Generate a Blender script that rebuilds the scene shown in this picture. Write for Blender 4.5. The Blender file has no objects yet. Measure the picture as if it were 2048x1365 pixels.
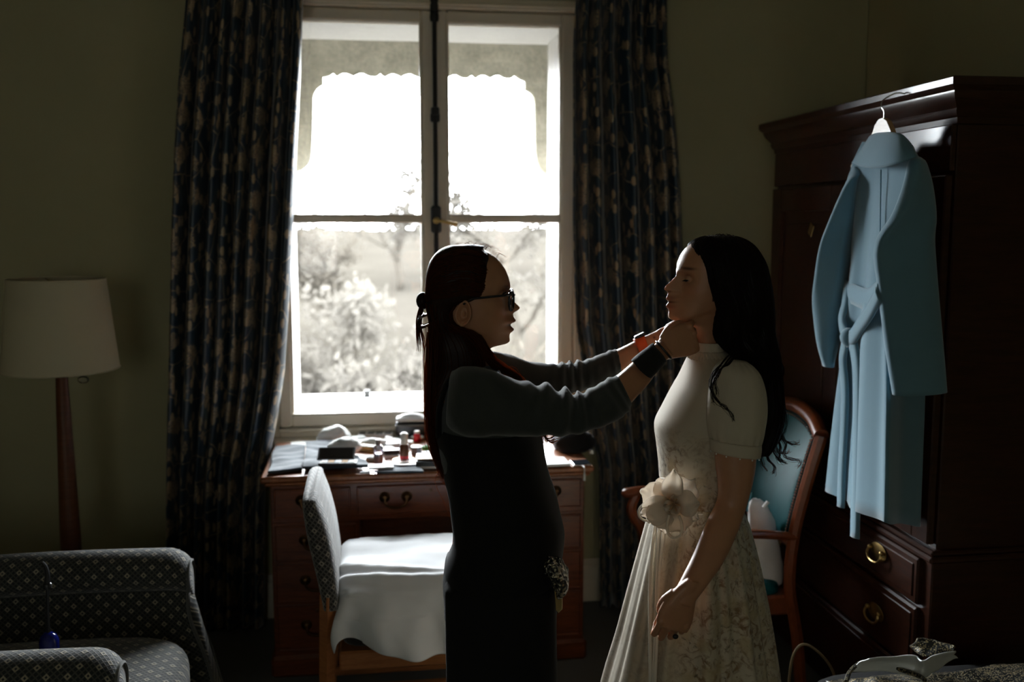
import bpy, bmesh, math, random
import numpy as np
from mathutils import Vector, Matrix

SC = bpy.context.scene
COL = SC.collection
rng = np.random.RandomState(7)
random.seed(7)
PI = math.pi

# ------------------------------------------------------------------ camera, world, exposure
CAM_H, CAM_YAW, CAM_PITCH = 1.66, math.radians(8.0), math.radians(6.8)
cam_d = bpy.data.cameras.new('camera')
cam_d.lens = 35.0
cam_d.sensor_width = 36.0
cam_d.clip_start = 0.05
cam_d.dof.use_dof = True
cam_d.dof.focus_distance = 2.42
cam_d.dof.aperture_fstop = 2.4
cam = bpy.data.objects.new('camera', cam_d)
COL.objects.link(cam)
cam.location = (0, 0, CAM_H)
cam.rotation_euler = (PI / 2 - CAM_PITCH, 0, -CAM_YAW)
SC.camera = cam

world = bpy.data.worlds.new('overcast_sky')
SC.world = world
world.use_nodes = True
wn = world.node_tree.nodes
wn['Background'].inputs[0].default_value = (0.90, 0.96, 1.0, 1)
wn['Background'].inputs[1].default_value = 54.0

SC.view_settings.view_transform = 'Standard'
SC.view_settings.look = 'None'
SC.view_settings.gamma = 1.0
SC.view_settings.use_curve_mapping = False
SC.view_settings.exposure = 0.15
SC.cycles.max_bounces = 8
SC.cycles.diffuse_bounces = 4
SC.cycles.glossy_bounces = 3
SC.cycles.transparent_max_bounces = 10
SC.cycles.sample_clamp_indirect = 6.0
SC.cycles.caustics_reflective = False
SC.cycles.caustics_refractive = False

# portals: only help the renderer find the two windows, they give no light of their own
for nm_, sx_, sy_, loc_, rot_ in (('window_portal', 1.22, 1.76, (0.262, 4.5, 1.665), (-PI / 2, 0, 0)), ('window_portal', 1.16, 1.30, (-.95, -2.74, 1.75), (PI / 2, 0, 0))):
    pd = bpy.data.lights.new(nm_, 'AREA')
    pd.shape = 'RECTANGLE'
    pd.size, pd.size_y = sx_, sy_
    pd.cycles.is_portal = True
    po = bpy.data.objects.new(nm_, pd)
    COL.objects.link(po)
    po.location, po.rotation_euler = loc_, rot_

# ------------------------------------------------------------------ pixel helpers (frame 2048 x 1365), used to read real positions off the photograph
FPX = 35 / 36 * 2048
_cp, _sp, _cy, _sy = math.cos(CAM_PITCH), math.sin(CAM_PITCH), math.cos(CAM_YAW), math.sin(CAM_YAW)


def _ray(px, py):
    a = (px - 1024) / FPX
    b = (682.5 - py) / FPX
    f = _cp + b * _sp
    return np.array((a * _cy + f * _sy, f * _cy - a * _sy, -_sp + b * _cp))


def at_y(px, py, y):
    r = _ray(px, py)
    t = y / r[1]
    return np.array((r[0] * t, y, CAM_H + r[2] * t))


def at_x(px, py, x):
    r = _ray(px, py)
    t = x / r[0]
    return np.array((x, r[1] * t, CAM_H + r[2] * t))


def at_z(px, py, z):
    r = _ray(px, py)
    t = (z - CAM_H) / r[2]
    return np.array((r[0] * t, r[1] * t, z))


def at_d(px, py, d):
    """point in the camera-yaw frame (u to the right, d away from the camera, z up)"""
    a = (px - 1024) / FPX
    b = (682.5 - py) / FPX
    t = d / (_cp + b * _sp)
    return np.array((a * t, d, CAM_H + t * (-_sp + b * _cp)))


# ------------------------------------------------------------------ mesh kit: a shape is (verts Nx3, list of faces)
def cat(*shapes):
    V, F, n = [], [], 0
    for v, f in shapes:
        V.append(np.asarray(v, float).reshape(-1, 3))
        F.extend([tuple(i + n for i in q) for q in f])
        n += len(V[-1])
    return (np.concatenate(V) if V else np.zeros((0, 3))), F


def tf(shape, loc=(0, 0, 0), rz=0, rx=0, ry=0, sc=(1, 1, 1)):
    M = Matrix.Rotation(rz, 3, 'Z') @ Matrix.Rotation(ry, 3, 'Y') @ Matrix.Rotation(rx, 3, 'X')
    v = np.asarray(shape[0], float) * np.asarray(sc, float)
    return v @ np.array(M).T + np.asarray(loc, float), shape[1]


def basis(shape, o, x, y, z):
    B = np.array([np.asarray(x, float), np.asarray(y, float), np.asarray(z, float)])
    B = B / np.linalg.norm(B, axis=1)[:, None]
    v = np.asarray(shape[0]) @ B + np.asarray(o, float)
    f = shape[1]
    if np.linalg.det(B) < 0:
        f = [tuple(reversed(q)) for q in f]
    return v, f


def bx(x0, x1, y0, y1, z0, z1, b=0.003):
    """box with chamfered edges"""
    b = min(b, (x1 - x0) * .45, (y1 - y0) * .45, (z1 - z0) * .45)
    lo, hi = (x0, y0, z0), (x1, y1, z1)
    V, idx = [], {}
    for sx in (0, 1):
        for sy in (0, 1):
            for sz in (0, 1):
                s = (sx, sy, sz)
                for ax in range(3):
                    p = []
                    for k in range(3):
                        e = hi[k] if s[k] else lo[k]
                        p.append(e if k == ax else e + (-b if s[k] else b))
                    idx[s, ax] = len(V)
                    V.append(p)
    F = []
    for ax in range(3):
        o = [k for k in range(3) if k != ax]
        for sd in (0, 1):
            q = []
            for a, c in ((0, 0), (1, 0), (1, 1), (0, 1)):
                s = [0, 0, 0]
                s[ax] = sd
                s[o[0]], s[o[1]] = a, c
                q.append(idx[tuple(s), ax])
            F.append(q)
        for a in (0, 1):
            for c in (0, 1):
                s0, s1 = [0, 0, 0], [0, 0, 0]
                s1[ax] = 1
                for s in (s0, s1):
                    s[o[0]], s[o[1]] = a, c
                F.append([idx[tuple(s0), o[0]], idx[tuple(s1), o[0]], idx[tuple(s1), o[1]], idx[tuple(s0), o[1]]])
    for sx in (0, 1):
        for sy in (0, 1):
            for sz in (0, 1):
                F.append([idx[(sx, sy, sz), k] for k in range(3)])
    V = np.array(V)
    c = V.mean(0)
    out = []
    for q in F:
        p = V[q]
        n = np.cross(p[1] - p[0], p[2] - p[0])
        out.append(tuple(q) if np.dot(n, p.mean(0) - c) > 0 else tuple(reversed(q)))
    return V, out


def grid(P, close_u=False, close_v=False):
    """quads over an array of points P[i][j]"""
    P = np.asarray(P, float)
    n, m = P.shape[:2]
    F = []
    for i in range(n if close_u else n - 1):
        for j in range(m if close_v else m - 1):
            a, b = i * m + j, i * m + (j + 1) % m
            c, d = ((i + 1) % n) * m + (j + 1) % m, ((i + 1) % n) * m + j
            F.append((a, b, c, d))
    return P.reshape(-1, 3), F


def loft(rings, cap0=True, cap1=True):
    """closed rings joined into a tube, ends closed with a fan"""
    R = np.asarray(rings, float)
    V, F = grid(R, close_v=True)
    n, m = R.shape[:2]
    V = list(V)
    if cap0:
        V.append(R[0].mean(0))
        k = len(V) - 1
        F += [(k, (j + 1) % m, j) for j in range(m)]
    if cap1:
        V.append(R[-1].mean(0))
        k = len(V) - 1
        o = (n - 1) * m
        F += [(k, o + j, o + (j + 1) % m) for j in range(m)]
    return np.array(V), F


def lathe(prof, n=24, cap=True):
    a = np.linspace(0, 2 * PI, n, endpoint=False)
    R = [np.stack([r * np.cos(a), r * np.sin(a), np.full(n, z)], 1) for r, z in prof]
    return loft(R, cap, cap)


def spline(pts, n):
    """Catmull-Rom through the points, n samples (any dimension)"""
    P = np.asarray(pts, float)
    if len(P) == 2:
        return P[0] + (P[1] - P[0]) * np.linspace(0, 1, n)[:, None]
    P = np.concatenate([[2 * P[0] - P[1]], P, [2 * P[-1] - P[-2]]])
    out = []
    for t in np.linspace(0, len(P) - 3 - 1e-9, n):
        i = int(t)
        u = t - i
        a, b, c, d = P[i], P[i + 1], P[i + 2], P[i + 3]
        out.append(.5 * (2 * b + (c - a) * u + (2 * a - 5 * b + 4 * c - d) * u * u + (3 * b - a - 3 * c + d) * u ** 3))
    return np.array(out)


def frames(path):
    P = np.asarray(path, float)
    T = np.gradient(P, axis=0)
    T /= np.linalg.norm(T, axis=1)[:, None] + 1e-12
    up = np.array((0, 0, 1.0)) if abs(T[0][2]) < .9 else np.array((1.0, 0, 0))
    N = np.cross(up, T[0])
    N /= np.linalg.norm(N)
    Ns, Bs = [], []
    for t in T:
        N = N - t * np.dot(N, t)
        N /= np.linalg.norm(N) + 1e-12
        Ns.append(N.copy())
        Bs.append(np.cross(t, N))
    return T, np.array(Ns), np.array(Bs)


def tube(path, r, n=8, cap=True, flat=1.0, tip=False):
    """tube along a path; r number or list; flat squeezes the second axis; tip rounds the end"""
    P = np.asarray(path, float)
    r = np.full(len(P), r, float) if np.isscalar(r) else np.asarray(r, float)
    if tip:
        d = P[-1] - P[-2]
        d /= np.linalg.norm(d)
        ex = [(.5, .87), (.85, .53), (1.0, .12)]
        P = np.concatenate([P, [P[-1] + d * r[-1] * e for e, _ in ex]])
        r = np.concatenate([r, [r[-1] * q for _, q in ex]])
    T, N, B = frames(P)
    a = np.linspace(0, 2 * PI, n, endpoint=False)
    R = [P[i] + r[i] * (np.cos(a)[:, None] * N[i] + flat * np.sin(a)[:, None] * B[i]) for i in range(len(P))]
    return loft(R, cap, cap)


def ball(c, r, n=16, m=10):
    if np.isscalar(r):
        r = (r, r, r)
    prof = [(math.sin(t), -math.cos(t)) for t in np.linspace(.02, PI - .02, m)]
    v, f = lathe(prof, n)
    return v * np.asarray(r) + np.asarray(c, float), f


def prism(poly, z0, z1):
    """polygon (x, z) pushed along y from z0 to z1 -> solid plate"""
    n = len(poly)
    V = [(p[0], z0, p[1]) for p in poly] + [(p[0], z1, p[1]) for p in poly]
    F = [(i, (i + 1) % n, n + (i + 1) % n, n + i) for i in range(n)]
    F += [tuple(range(n))[::-1], tuple(range(n, 2 * n))]
    return np.array(V), F


def rbox(x0, x1, y0, y1, z0, z1, r=.03, bulge=0.0, n=24, m=7):
    """soft cushion-like box: rounded outline in x-y, rounded rim, crowned top"""
    cx, cy = (x0 + x1) / 2, (y0 + y1) / 2
    hx, hy = (x1 - x0) / 2, (y1 - y0) / 2
    a = np.linspace(0, 2 * PI, n, endpoint=False)
    e = 2 / 6.0
    ux, uy = np.sign(np.cos(a)) * np.abs(np.cos(a)) ** e, np.sign(np.sin(a)) * np.abs(np.sin(a)) ** e
    rings = []
    for t in np.linspace(0, PI / 2, m):
        k = r * (1 - math.sin(t))
        rings.append(np.stack([cx + ux * (hx - k), cy + uy * (hy - k), np.full(n, z0 + r * (1 - math.cos(t)))], 1))
    for t in np.linspace(PI / 2, PI, m):
        k = r * (1 - math.sin(t))
        rings.append(np.stack([cx + ux * (hx - k), cy + uy * (hy - k), np.full(n, z1 - r * (1 + math.cos(t)))], 1))
    for s in (.75, .5, .25, .05):
        rings.append(np.stack([cx + ux * (hx - r) * s, cy + uy * (hy - r) * s, np.full(n, z1 + bulge * (1 - s * s))], 1))
    return loft(rings)


def mesh(name, shape, mat=None, parent=None, smooth=True, angle=40, uv=None, loc=None):
    V, F = shape
    me = bpy.data.meshes.new(name)
    me.from_pydata([tuple(map(float, v)) for v in V], [], [tuple(int(i) for i in f) for f in F])
    me.validate()
    if smooth:
        me.polygons.foreach_set('use_smooth', [True] * len(me.polygons))
        if angle:
            me.set_sharp_from_angle(angle=math.radians(angle))
    if uv is not None and len(me.vertices) == len(uv):
        L = me.uv_layers.new(name='UVMap')
        vi = np.empty(len(me.loops), np.int32)
        me.loops.foreach_get('vertex_index', vi)
        L.data.foreach_set('uv', np.asarray(uv, float)[vi].ravel())
    me.update()
    o = bpy.data.objects.new(name, me)
    COL.objects.link(o)
    if mat is not None:
        me.materials.append(mat)
    if parent is not None:
        o.parent = parent
    if loc is not None:
        o.location = loc
    return o


def solid(o, t, off=0.0):
    m = o.modifiers.new('thickness', 'SOLIDIFY')
    m.thickness = t
    m.offset = off
    return o


def thing(name, label, cat_, loc=(0, 0, 0), rz=0.0, group=None):
    o = bpy.data.objects.new(name, None)
    o.empty_display_size = .1
    COL.objects.link(o)
    o.location = tuple(map(float, loc))
    o.rotation_euler = (0, 0, rz)
    o['label'] = label
    o['category'] = cat_
    if group:
        o['group'] = group
    return o


def tag(o, label, cat_, group=None):
    o['label'] = label
    o['category'] = cat_
    if group:
        o['group'] = group
    return o


def struct(o, label=None):
    o['kind'] = 'structure'
    if label:
        o['label'] = label
    return o


def copy_tree(o, loc=None, rz=None, label=None, parent=None):
    c = o.copy()
    COL.objects.link(c)
    if parent is not None:
        c.parent = parent
    if loc is not None:
        c.location = tuple(map(float, loc))
    if rz is not None:
        c.rotation_euler = (0, 0, rz)
    if label:
        c['label'] = label
    for k in list(o.children):
        copy_tree(k, parent=c)
    return c


def ngrid(name, P, mat, parent=None, thick=0.002, uvs=(1, 1), close_u=False, smooth=True):
    """cloth sheet from a point array, uv in metres along the cloth"""
    P = np.asarray(P, float)
    n, m = P.shape[:2]
    du = np.concatenate([np.zeros((1, m)), np.cumsum(np.linalg.norm(np.diff(P, axis=0), axis=2), 0)])
    dv = np.concatenate([np.zeros((n, 1)), np.cumsum(np.linalg.norm(np.diff(P, axis=1), axis=2), 1)], 1)
    uv = np.stack([np.broadcast_to(dv.mean(0)[None, :], (n, m)) * uvs[0], np.broadcast_to(du.mean(1)[:, None], (n, m)) * uvs[1]], 2).reshape(-1, 2)
    o = mesh(name, grid(P), mat, parent, smooth, None, uv)
    if thick:
        solid(o, thick)
    return o


def loft_uv(rings):
    """uv in metres for loft() vertices (caps get the last row's mean)"""
    R = np.asarray(rings, float)
    n, m = R.shape[:2]
    nx = np.linalg.norm(np.diff(np.concatenate([R, R[:, :1]], 1), axis=1), axis=2)
    dv = np.concatenate([np.zeros((n, 1)), np.cumsum(nx, 1)[:, :-1]], 1)
    du = np.concatenate([np.zeros((1, m)), np.cumsum(np.linalg.norm(np.diff(R, axis=0), axis=2), 0)])
    k = n // 2
    uv = np.stack([np.broadcast_to(dv[k][None, :], (n, m)), np.broadcast_to(du.mean(1)[:, None], (n, m))], 2).reshape(-1, 2)
    return np.concatenate([uv, [uv[:m].mean(0)], [uv[-m:].mean(0)]])


def noise3(p, seed=0, octaves=3, freq=1.0):
    """cheap smooth pseudo-noise in [-1, 1] from summed sines"""
    p = np.asarray(p, float) * freq
    r = np.random.RandomState(seed)
    out = np.zeros(p.shape[:-1])
    amp, tot = 1.0, 0.0
    for o in range(octaves):
        for _ in range(4):
            k = r.normal(size=3) * (1.7 ** o)
            out += amp * np.sin(p @ k + r.uniform(0, 6.28)) / 4
        tot += amp * .6
        amp *= .55
    return out / tot


def remeshed(shape, voxel, smooth=2):
    """join overlapping closed shapes into one continuous skin; returns a shape"""
    V, F = shape
    me = bpy.data.meshes.new('tmp')
    me.from_pydata([tuple(map(float, v)) for v in V], [], F)
    o = bpy.data.objects.new('tmp', me)
    COL.objects.link(o)
    m = o.modifiers.new('r', 'REMESH')
    m.mode = 'VOXEL'
    m.voxel_size = voxel
    if smooth:
        s = o.modifiers.new('s', 'SMOOTH')
        s.factor = .5
        s.iterations = smooth
    dg = bpy.context.evaluated_depsgraph_get()
    ev = o.evaluated_get(dg)
    em = ev.to_mesh()
    nv = np.empty(len(em.vertices) * 3)
    em.vertices.foreach_get('co', nv)
    nf = [tuple(p.vertices) for p in em.polygons]
    ev.to_mesh_clear()
    bpy.data.objects.remove(o)
    bpy.data.meshes.remove(me)
    return nv.reshape(-1, 3), nf

# ------------------------------------------------------------------ materials
class NT:
    def __init__(self, name):
        self.m = bpy.data.materials.new(name)
        self.m.use_nodes = True
        self.t = self.m.node_tree
        self.b = self.t.nodes['Principled BSDF']
        self.out = self.t.nodes['Material Output']

    def n(self, typ, **kw):
        nd = self.t.nodes.new(typ)
        for k, v in kw.items():
            if hasattr(nd, k):
                setattr(nd, k, v)
            else:
                nd.inputs[k].default_value = v
        return nd

    def l(self, a, b):
        self.t.links.new(a, b)

    def coord(self, kind='Object', scale=(1, 1, 1), rot=(0, 0, 0)):
        c = self.n('ShaderNodeTexCoord')
        mp = self.n('ShaderNodeMapping')
        mp.inputs['Scale'].default_value = scale
        mp.inputs['Rotation'].default_value = rot
        self.l(c.outputs[kind], mp.inputs[0])
        return mp.outputs[0]

    def ramp(self, fac, stops, interp='LINEAR'):
        r = self.n('ShaderNodeValToRGB')
        r.color_ramp.interpolation = interp
        e = r.color_ramp.elements
        while len(e) < len(stops):
            e.new(.5)
        for el, (p, c) in zip(e, stops):
            el.position = p
            el.color = (*c, 1) if len(c) == 3 else c
        self.l(fac, r.inputs[0])
        return r.outputs[0]

    def mix(self, fac, a, b, mode='MIX'):
        x = self.n('ShaderNodeMix', data_type='RGBA', blend_type=mode)
        for i, v in ((0, fac), (6, a), (7, b)):
            if hasattr(v, 'links') or hasattr(v, 'is_linked'):
                self.l(v, x.inputs[i])
            elif i == 0:
                x.inputs[0].default_value = v
            else:
                x.inputs[i].default_value = (*v, 1)
        return x.outputs[2]

    def math(self, op, a, b=None, clamp=False):
        x = self.n('ShaderNodeMath', operation=op, use_clamp=clamp)
        for i, v in ((0, a), (1, b)):
            if v is None:
                continue
            if hasattr(v, 'is_linked'):
                self.l(v, x.inputs[i])
            else:
                x.inputs[i].default_value = v
        return x.outputs[0]

    def noise(self, vec, scale, detail=3, rough=.55, dist=0.0):
        x = self.n('ShaderNodeTexNoise')
        x.inputs['Scale'].default_value = scale
        x.inputs['Detail'].default_value = detail
        x.inputs['Roughness'].default_value = rough
        x.inputs['Distortion'].default_value = dist
        self.l(vec, x.inputs['Vector'])
        return x.outputs[0]

    def voro(self, vec, scale, feature='F1', rand=1.0, metric='EUCLIDEAN', dim='3D'):
        x = self.n('ShaderNodeTexVoronoi', feature=feature, distance=metric, voronoi_dimensions=dim)
        x.inputs['Scale'].default_value = scale
        x.inputs['Randomness'].default_value = rand
        self.l(vec, x.inputs['Vector'])
        return x

    def wave(self, vec, scale, dist=0.0, dscale=1.0, typ='BANDS', direction='X', detail=2):
        x = self.n('ShaderNodeTexWave', wave_type=typ)
        if typ == 'BANDS':
            x.bands_direction = direction
        x.inputs['Scale'].default_value = scale
        x.inputs['Distortion'].default_value = dist
        x.inputs['Detail'].default_value = detail
        x.inputs['Detail Scale'].default_value = dscale
        self.l(vec, x.inputs['Vector'])
        return x.outputs[1]

    def bump(self, h, strength=.3, dist=.002):
        x = self.n('ShaderNodeBump')
        x.inputs['Strength'].default_value = strength
        x.inputs['Distance'].default_value = dist
        self.l(h, x.inputs['Height'])
        self.l(x.outputs[0], self.b.inputs['Normal'])

    def set(self, **kw):
        for k, v in kw.items():
            i = self.b.inputs[k.replace('_', ' ')]
            if hasattr(v, 'is_linked'):
                self.l(v, i)
            elif isinstance(v, tuple):
                i.default_value = (*v, 1) if len(v) == 3 else v
            else:
                i.default_value = v
        return self


def flat(name, col, rough=.5, metal=0.0, var=.12, scale=30, bump=0.0, **kw):
    """plain colour with a little grain"""
    t = NT(name)
    v = t.coord()
    nz = t.noise(v, scale, 4)
    c = t.mix(nz, tuple(x * (1 - var) for x in col), tuple(min(1, x * (1 + var)) for x in col))
    t.set(Base_Color=c, Roughness=rough, Metallic=metal)
    t.set(**{k: x for k, x in kw.items()})
    if bump:
        t.bump(nz, bump, .002)
    return t.m


def woodm(name, dark, light, rough=.35, scale=(1.5, 1.5, 14), grain=6.0, coat=0.0, bump=.08, spec=.5):
    t = NT(name)
    v = t.coord('Object', scale)
    g = t.noise(v, grain, 6, .65, .6)
    f = t.noise(v, grain * 6, 3, .6)
    g2 = t.mix(.3, g, f)
    t.set(Base_Color=t.ramp(g2, [(.32, dark), (.68, light)]), Roughness=rough, Coat_Weight=coat, Coat_Roughness=.12)
    t.b.inputs['Specular IOR Level'].default_value = spec
    t.bump(g2, bump, .002)
    return t.m


def fabric(name, col, rough=.85, sheen=.3, weave=900, var=.15, bump=.25, trans=0.0, kind='Object'):
    t = NT(name)
    v = t.coord(kind)
    w1 = t.noise(v, weave, 2)
    w2 = t.noise(v, 14, 4)
    k = t.mix(.5, w1, w2)
    c = t.mix(k, tuple(x * (1 - var) for x in col), tuple(min(1, x * (1 + var)) for x in col))
    t.set(Base_Color=c, Roughness=rough, Sheen_Weight=sheen, Sheen_Roughness=.5)
    t.b.inputs['Specular IOR Level'].default_value = .2
    t.bump(w1, bump, .001)
    if trans:
        tr = t.n('ShaderNodeBsdfTranslucent')
        t.l(c, tr.inputs[0])
        mx = t.n('ShaderNodeMixShader')
        mx.inputs[0].default_value = trans
        t.l(t.b.outputs[0], mx.inputs[1])
        t.l(tr.outputs[0], mx.inputs[2])
        t.l(mx.outputs[0], t.out.inputs[0])
    return t.m


def glassm(name, tint=(1, 1, 1), gloss=.07, rough=.02):
    """thin clear glass: passes light straight, mirrors a little"""
    t = NT(name)
    tr = t.n('ShaderNodeBsdfTransparent')
    tr.inputs[0].default_value = (*tint, 1)
    gl = t.n('ShaderNodeBsdfGlossy')
    gl.inputs['Roughness'].default_value = rough
    fr = t.n('ShaderNodeFresnel')
    fr.inputs[0].default_value = 1.45
    mx = t.n('ShaderNodeMixShader')
    t.l(t.math('MULTIPLY', fr.outputs[0], gloss / .04, True), mx.inputs[0])
    t.l(tr.outputs[0], mx.inputs[1])
    t.l(gl.outputs[0], mx.inputs[2])
    t.l(mx.outputs[0], t.out.inputs[0])
    return t.m


def wallm():
    t = NT('olive_wall_paint')
    v = t.coord()
    a = t.noise(v, 2.2, 3)
    f = t.noise(v, 160, 3)
    t.set(Base_Color=t.mix(a, (.42, .39, .23), (.50, .465, .29)), Roughness=.75)
    t.b.inputs['Specular IOR Level'].default_value = .25
    t.bump(f, .15, .001)
    return t.m


def carpetm():
    t = NT('dark_carpet')
    v = t.coord()
    f = t.noise(v, 420, 3)
    a = t.noise(v, 5, 3)
    t.set(Base_Color=t.mix(t.mix(.5, f, a), (.035, .034, .026), (.085, .08, .06)), Roughness=.95, Sheen_Weight=.2)
    t.bump(f, .6, .004)
    return t.m


def curtainm():
    """navy velvet-like cotton printed with tan flowers, leaves and curling stems (uv in metres along the cloth)"""
    t = NT('navy_floral_curtain')
    uv = t.coord('UV')
    w = t.n('ShaderNodeVectorMath', operation='ADD')
    nz = t.n('ShaderNodeTexNoise')
    nz.inputs['Scale'].default_value = 9
    t.l(uv, nz.inputs['Vector'])
    s = t.n('ShaderNodeVectorMath', operation='SCALE')
    s.inputs[3].default_value = .035
    t.l(nz.outputs[1], s.inputs[0])
    t.l(uv, w.inputs[0])
    t.l(s.outputs[0], w.inputs[1])
    wv = w.outputs[0]
    # big flower heads with ringed petals
    fuv = t.coord('UV', (.62, 1, 1))
    vo = t.voro(fuv, 7.0, 'F1', .5, dim='2D')
    dist = vo.outputs['Distance']
    pet = t.noise(wv, 70, 2)
    d2 = t.math('ADD', dist, t.math('MULTIPLY', t.math('SUBTRACT', pet, .5), .30))
    head = t.ramp(d2, [(.22, (1, 1, 1)), (.28, (0, 0, 0))])
    ring = t.ramp(t.math('SINE', t.math('MULTIPLY', d2, 95.0)), [(.0, (.25, .25, .25)), (.6, (1, 1, 1))])
    core = t.math('MULTIPLY', head, ring)
    # leaves: narrow cells on a stretched, turned lattice
    lv = t.coord('UV', (17, 9, 1), (0, 0, .6))
    v2 = t.voro(lv, 1, 'F1', .9, dim='2D')
    leaf = t.ramp(v2.outputs['Distance'], [(.15, (1, 1, 1)), (.19, (0, 0, 0))])
    lv3 = t.coord('UV', (15, 8, 1), (0, 0, -.7))
    v3 = t.voro(lv3, 1, 'F1', .9, dim='2D')
    leaf2 = t.ramp(v3.outputs['Distance'], [(.13, (1, 1, 1)), (.17, (0, 0, 0))])
    # stems
    v4 = t.voro(wv, 8, 'DISTANCE_TO_EDGE', 1.0, dim='2D')
    stem = t.ramp(v4.outputs['Distance'], [(.012, (1, 1, 1)), (.026, (0, 0, 0))])
    pat = t.math('MAXIMUM', t.math('MAXIMUM', core, t.math('MULTIPLY', leaf, .75)), t.math('MAXIMUM', t.math('MULTIPLY', leaf2, .9), t.math('MULTIPLY', stem, .7)))
    warm = t.mix(t.noise(uv, 5, 2), (.38, .25, .13), (.50, .39, .25))
    base = t.mix(t.noise(uv, 3, 3), (.007, .020, .038), (.011, .034, .056))
    t.set(Base_Color=t.mix(pat, base, warm), Roughness=.36, Sheen_Weight=.3, Sheen_Roughness=.35)
    t.b.inputs['Specular IOR Level'].default_value = .8
    t.bump(t.noise(uv, 900, 2), .2, .0006)
    return t.m


def chairfabricm(name, base, light, dot, size=34.0):
    """woven upholstery: diagonal diamond lattice with small squares, uv in metres"""
    t = NT(name)
    d = t.coord('UV', (size, size, 1), (0, 0, PI / 4))
    v = t.voro(d, 1, 'F1', 0.0, 'CHEBYCHEV', '2D')
    sq = t.ramp(v.outputs['Distance'], [(.17, (1, 1, 1)), (.21, (0, 0, 0))])
    hole = t.ramp(v.outputs['Distance'], [(.06, (1, 1, 1)), (.09, (0, 0, 0))])
    d3 = t.coord('UV', (size * 3, size * 3, 1), (0, 0, PI / 4))
    v3 = t.voro(d3, 1, 'F1', 0.0, 'CHEBYCHEV', '2D')
    lat = t.ramp(v3.outputs['Distance'], [(.30, (0, 0, 0)), (.40, (1, 1, 1))])
    c = t.mix(t.math('MULTIPLY', lat, .7), base, light)
    c = t.mix(sq, c, dot)
    c = t.mix(hole, c, base)
    t.set(Base_Color=c, Roughness=.8, Sheen_Weight=.35, Sheen_Roughness=.5)
    t.b.inputs['Specular IOR Level'].default_value = .25
    t.bump(t.math('ADD', t.math('MULTIPLY', lat, .5), t.math('MULTIPLY', sq, .8)), .6, .002)
    return t.m


def dressm():
    """ivory voile with a slubby weave and a faded print of roses and leaves"""
    t = NT('ivory_printed_voile')
    ob = t.n('ShaderNodeTexCoord').outputs['Object']
    uv = t.coord('UV')
    slub = t.noise(t.coord('UV', (60, 700, 1)), 1, 3)
    slub2 = t.noise(t.coord('UV', (700, 50, 1)), 1, 3)
    wv = t.mix(.5, slub, slub2)
    base = t.mix(wv, (.68, .61, .47), (.85, .78, .64))
    # where the print sits: sprays at the waist and drifts down the skirt
    area = t.n('ShaderNodeAttribute')
    area.attribute_name = 'print'
    spray = t.noise(uv, 7, 4, .6, .8)
    where = t.math('MULTIPLY', t.ramp(spray, [(.32, (0, 0, 0)), (.52, (1, 1, 1))]), area.outputs['Fac'], True)
    vo = t.voro(uv, 16, 'F1', .9, dim='2D')
    petal = t.noise(uv, 55, 4, .6, 1.2)
    ros = t.ramp(t.math('ADD', vo.outputs['Distance'], t.math('MULTIPLY', petal, .5)), [(.42, (1, 1, 1)), (.62, (0, 0, 0))])
    leafy = t.ramp(t.noise(uv, 34, 5, .65, 1.5), [(.47, (0, 0, 0)), (.62, (1, 1, 1))])
    pc = t.mix(petal, (.20, .10, .038), (.40, .25, .12))
    rc = t.mix(petal, (.62, .50, .28), (.75, .66, .48))
    c = t.mix(t.math('MULTIPLY', where, t.math('MULTIPLY', leafy, .95)), base, pc)
    c = t.mix(t.math('MULTIPLY', where, t.math('MULTIPLY', ros, .8)), c, rc)
    dk = t.ramp(t.noise(uv, 42, 4, .7, .6), [(.60, (0, 0, 0)), (.70, (1, 1, 1))])
    c = t.mix(t.math('MULTIPLY', where, t.math('MULTIPLY', dk, .9)), c, (.10, .075, .04))
    t.set(Base_Color=c, Roughness=.75, Sheen_Weight=.15)
    t.b.inputs['Specular IOR Level'].default_value = .25
    t.bump(wv, .25, .0008)
    tr = t.n('ShaderNodeBsdfTranslucent')
    t.l(t.mix(.5, c, (.80, .62, .42)), tr.inputs[0])
    mx = t.n('ShaderNodeMixShader')
    mx.inputs[0].default_value = .32
    t.l(t.b.outputs[0], mx.inputs[1])
    t.l(tr.outputs[0], mx.inputs[2])
    t.l(mx.outputs[0], t.out.inputs[0])
    return t.m


def skinm(name, col):
    """skin; the colour attribute carries lips, brows and nails"""
    t = NT(name)
    a = t.n('ShaderNodeAttribute')
    a.attribute_name = 'tone'
    v = t.coord()
    nz = t.noise(v, 45, 4)
    c = t.mix(nz, tuple(x * .88 for x in col), tuple(min(1, x * 1.1) for x in col))
    c = t.mix(1.0, c, a.outputs['Color'], 'MULTIPLY')
    t.set(Base_Color=c, Roughness=.42, Subsurface_Weight=.18, Subsurface_Scale=.012)
    t.b.inputs['Subsurface Radius'].default_value = (1.0, .32, .16)
    t.bump(t.noise(v, 420, 3), .12, .0006)
    return t.m


def hairm(name, col, rough=.38, glow=None):
    t = NT(name)
    v = t.coord('Object', (1, 1, 1))
    nz = t.noise(v, 60, 3)
    c = t.mix(nz, tuple(x * .6 for x in col), tuple(x * 1.4 for x in col))
    t.set(Base_Color=c, Roughness=rough)
    t.b.inputs['Specular IOR Level'].default_value = .10
    if glow:
        tr = t.n('ShaderNodeBsdfTranslucent')
        tr.inputs[0].default_value = (*glow, 1)
        mx = t.n('ShaderNodeMixShader')
        mx.inputs[0].default_value = .5
        t.l(t.b.outputs[0], mx.inputs[1])
        t.l(tr.outputs[0], mx.inputs[2])
        t.l(mx.outputs[0], t.out.inputs[0])
    return t.m


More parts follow.
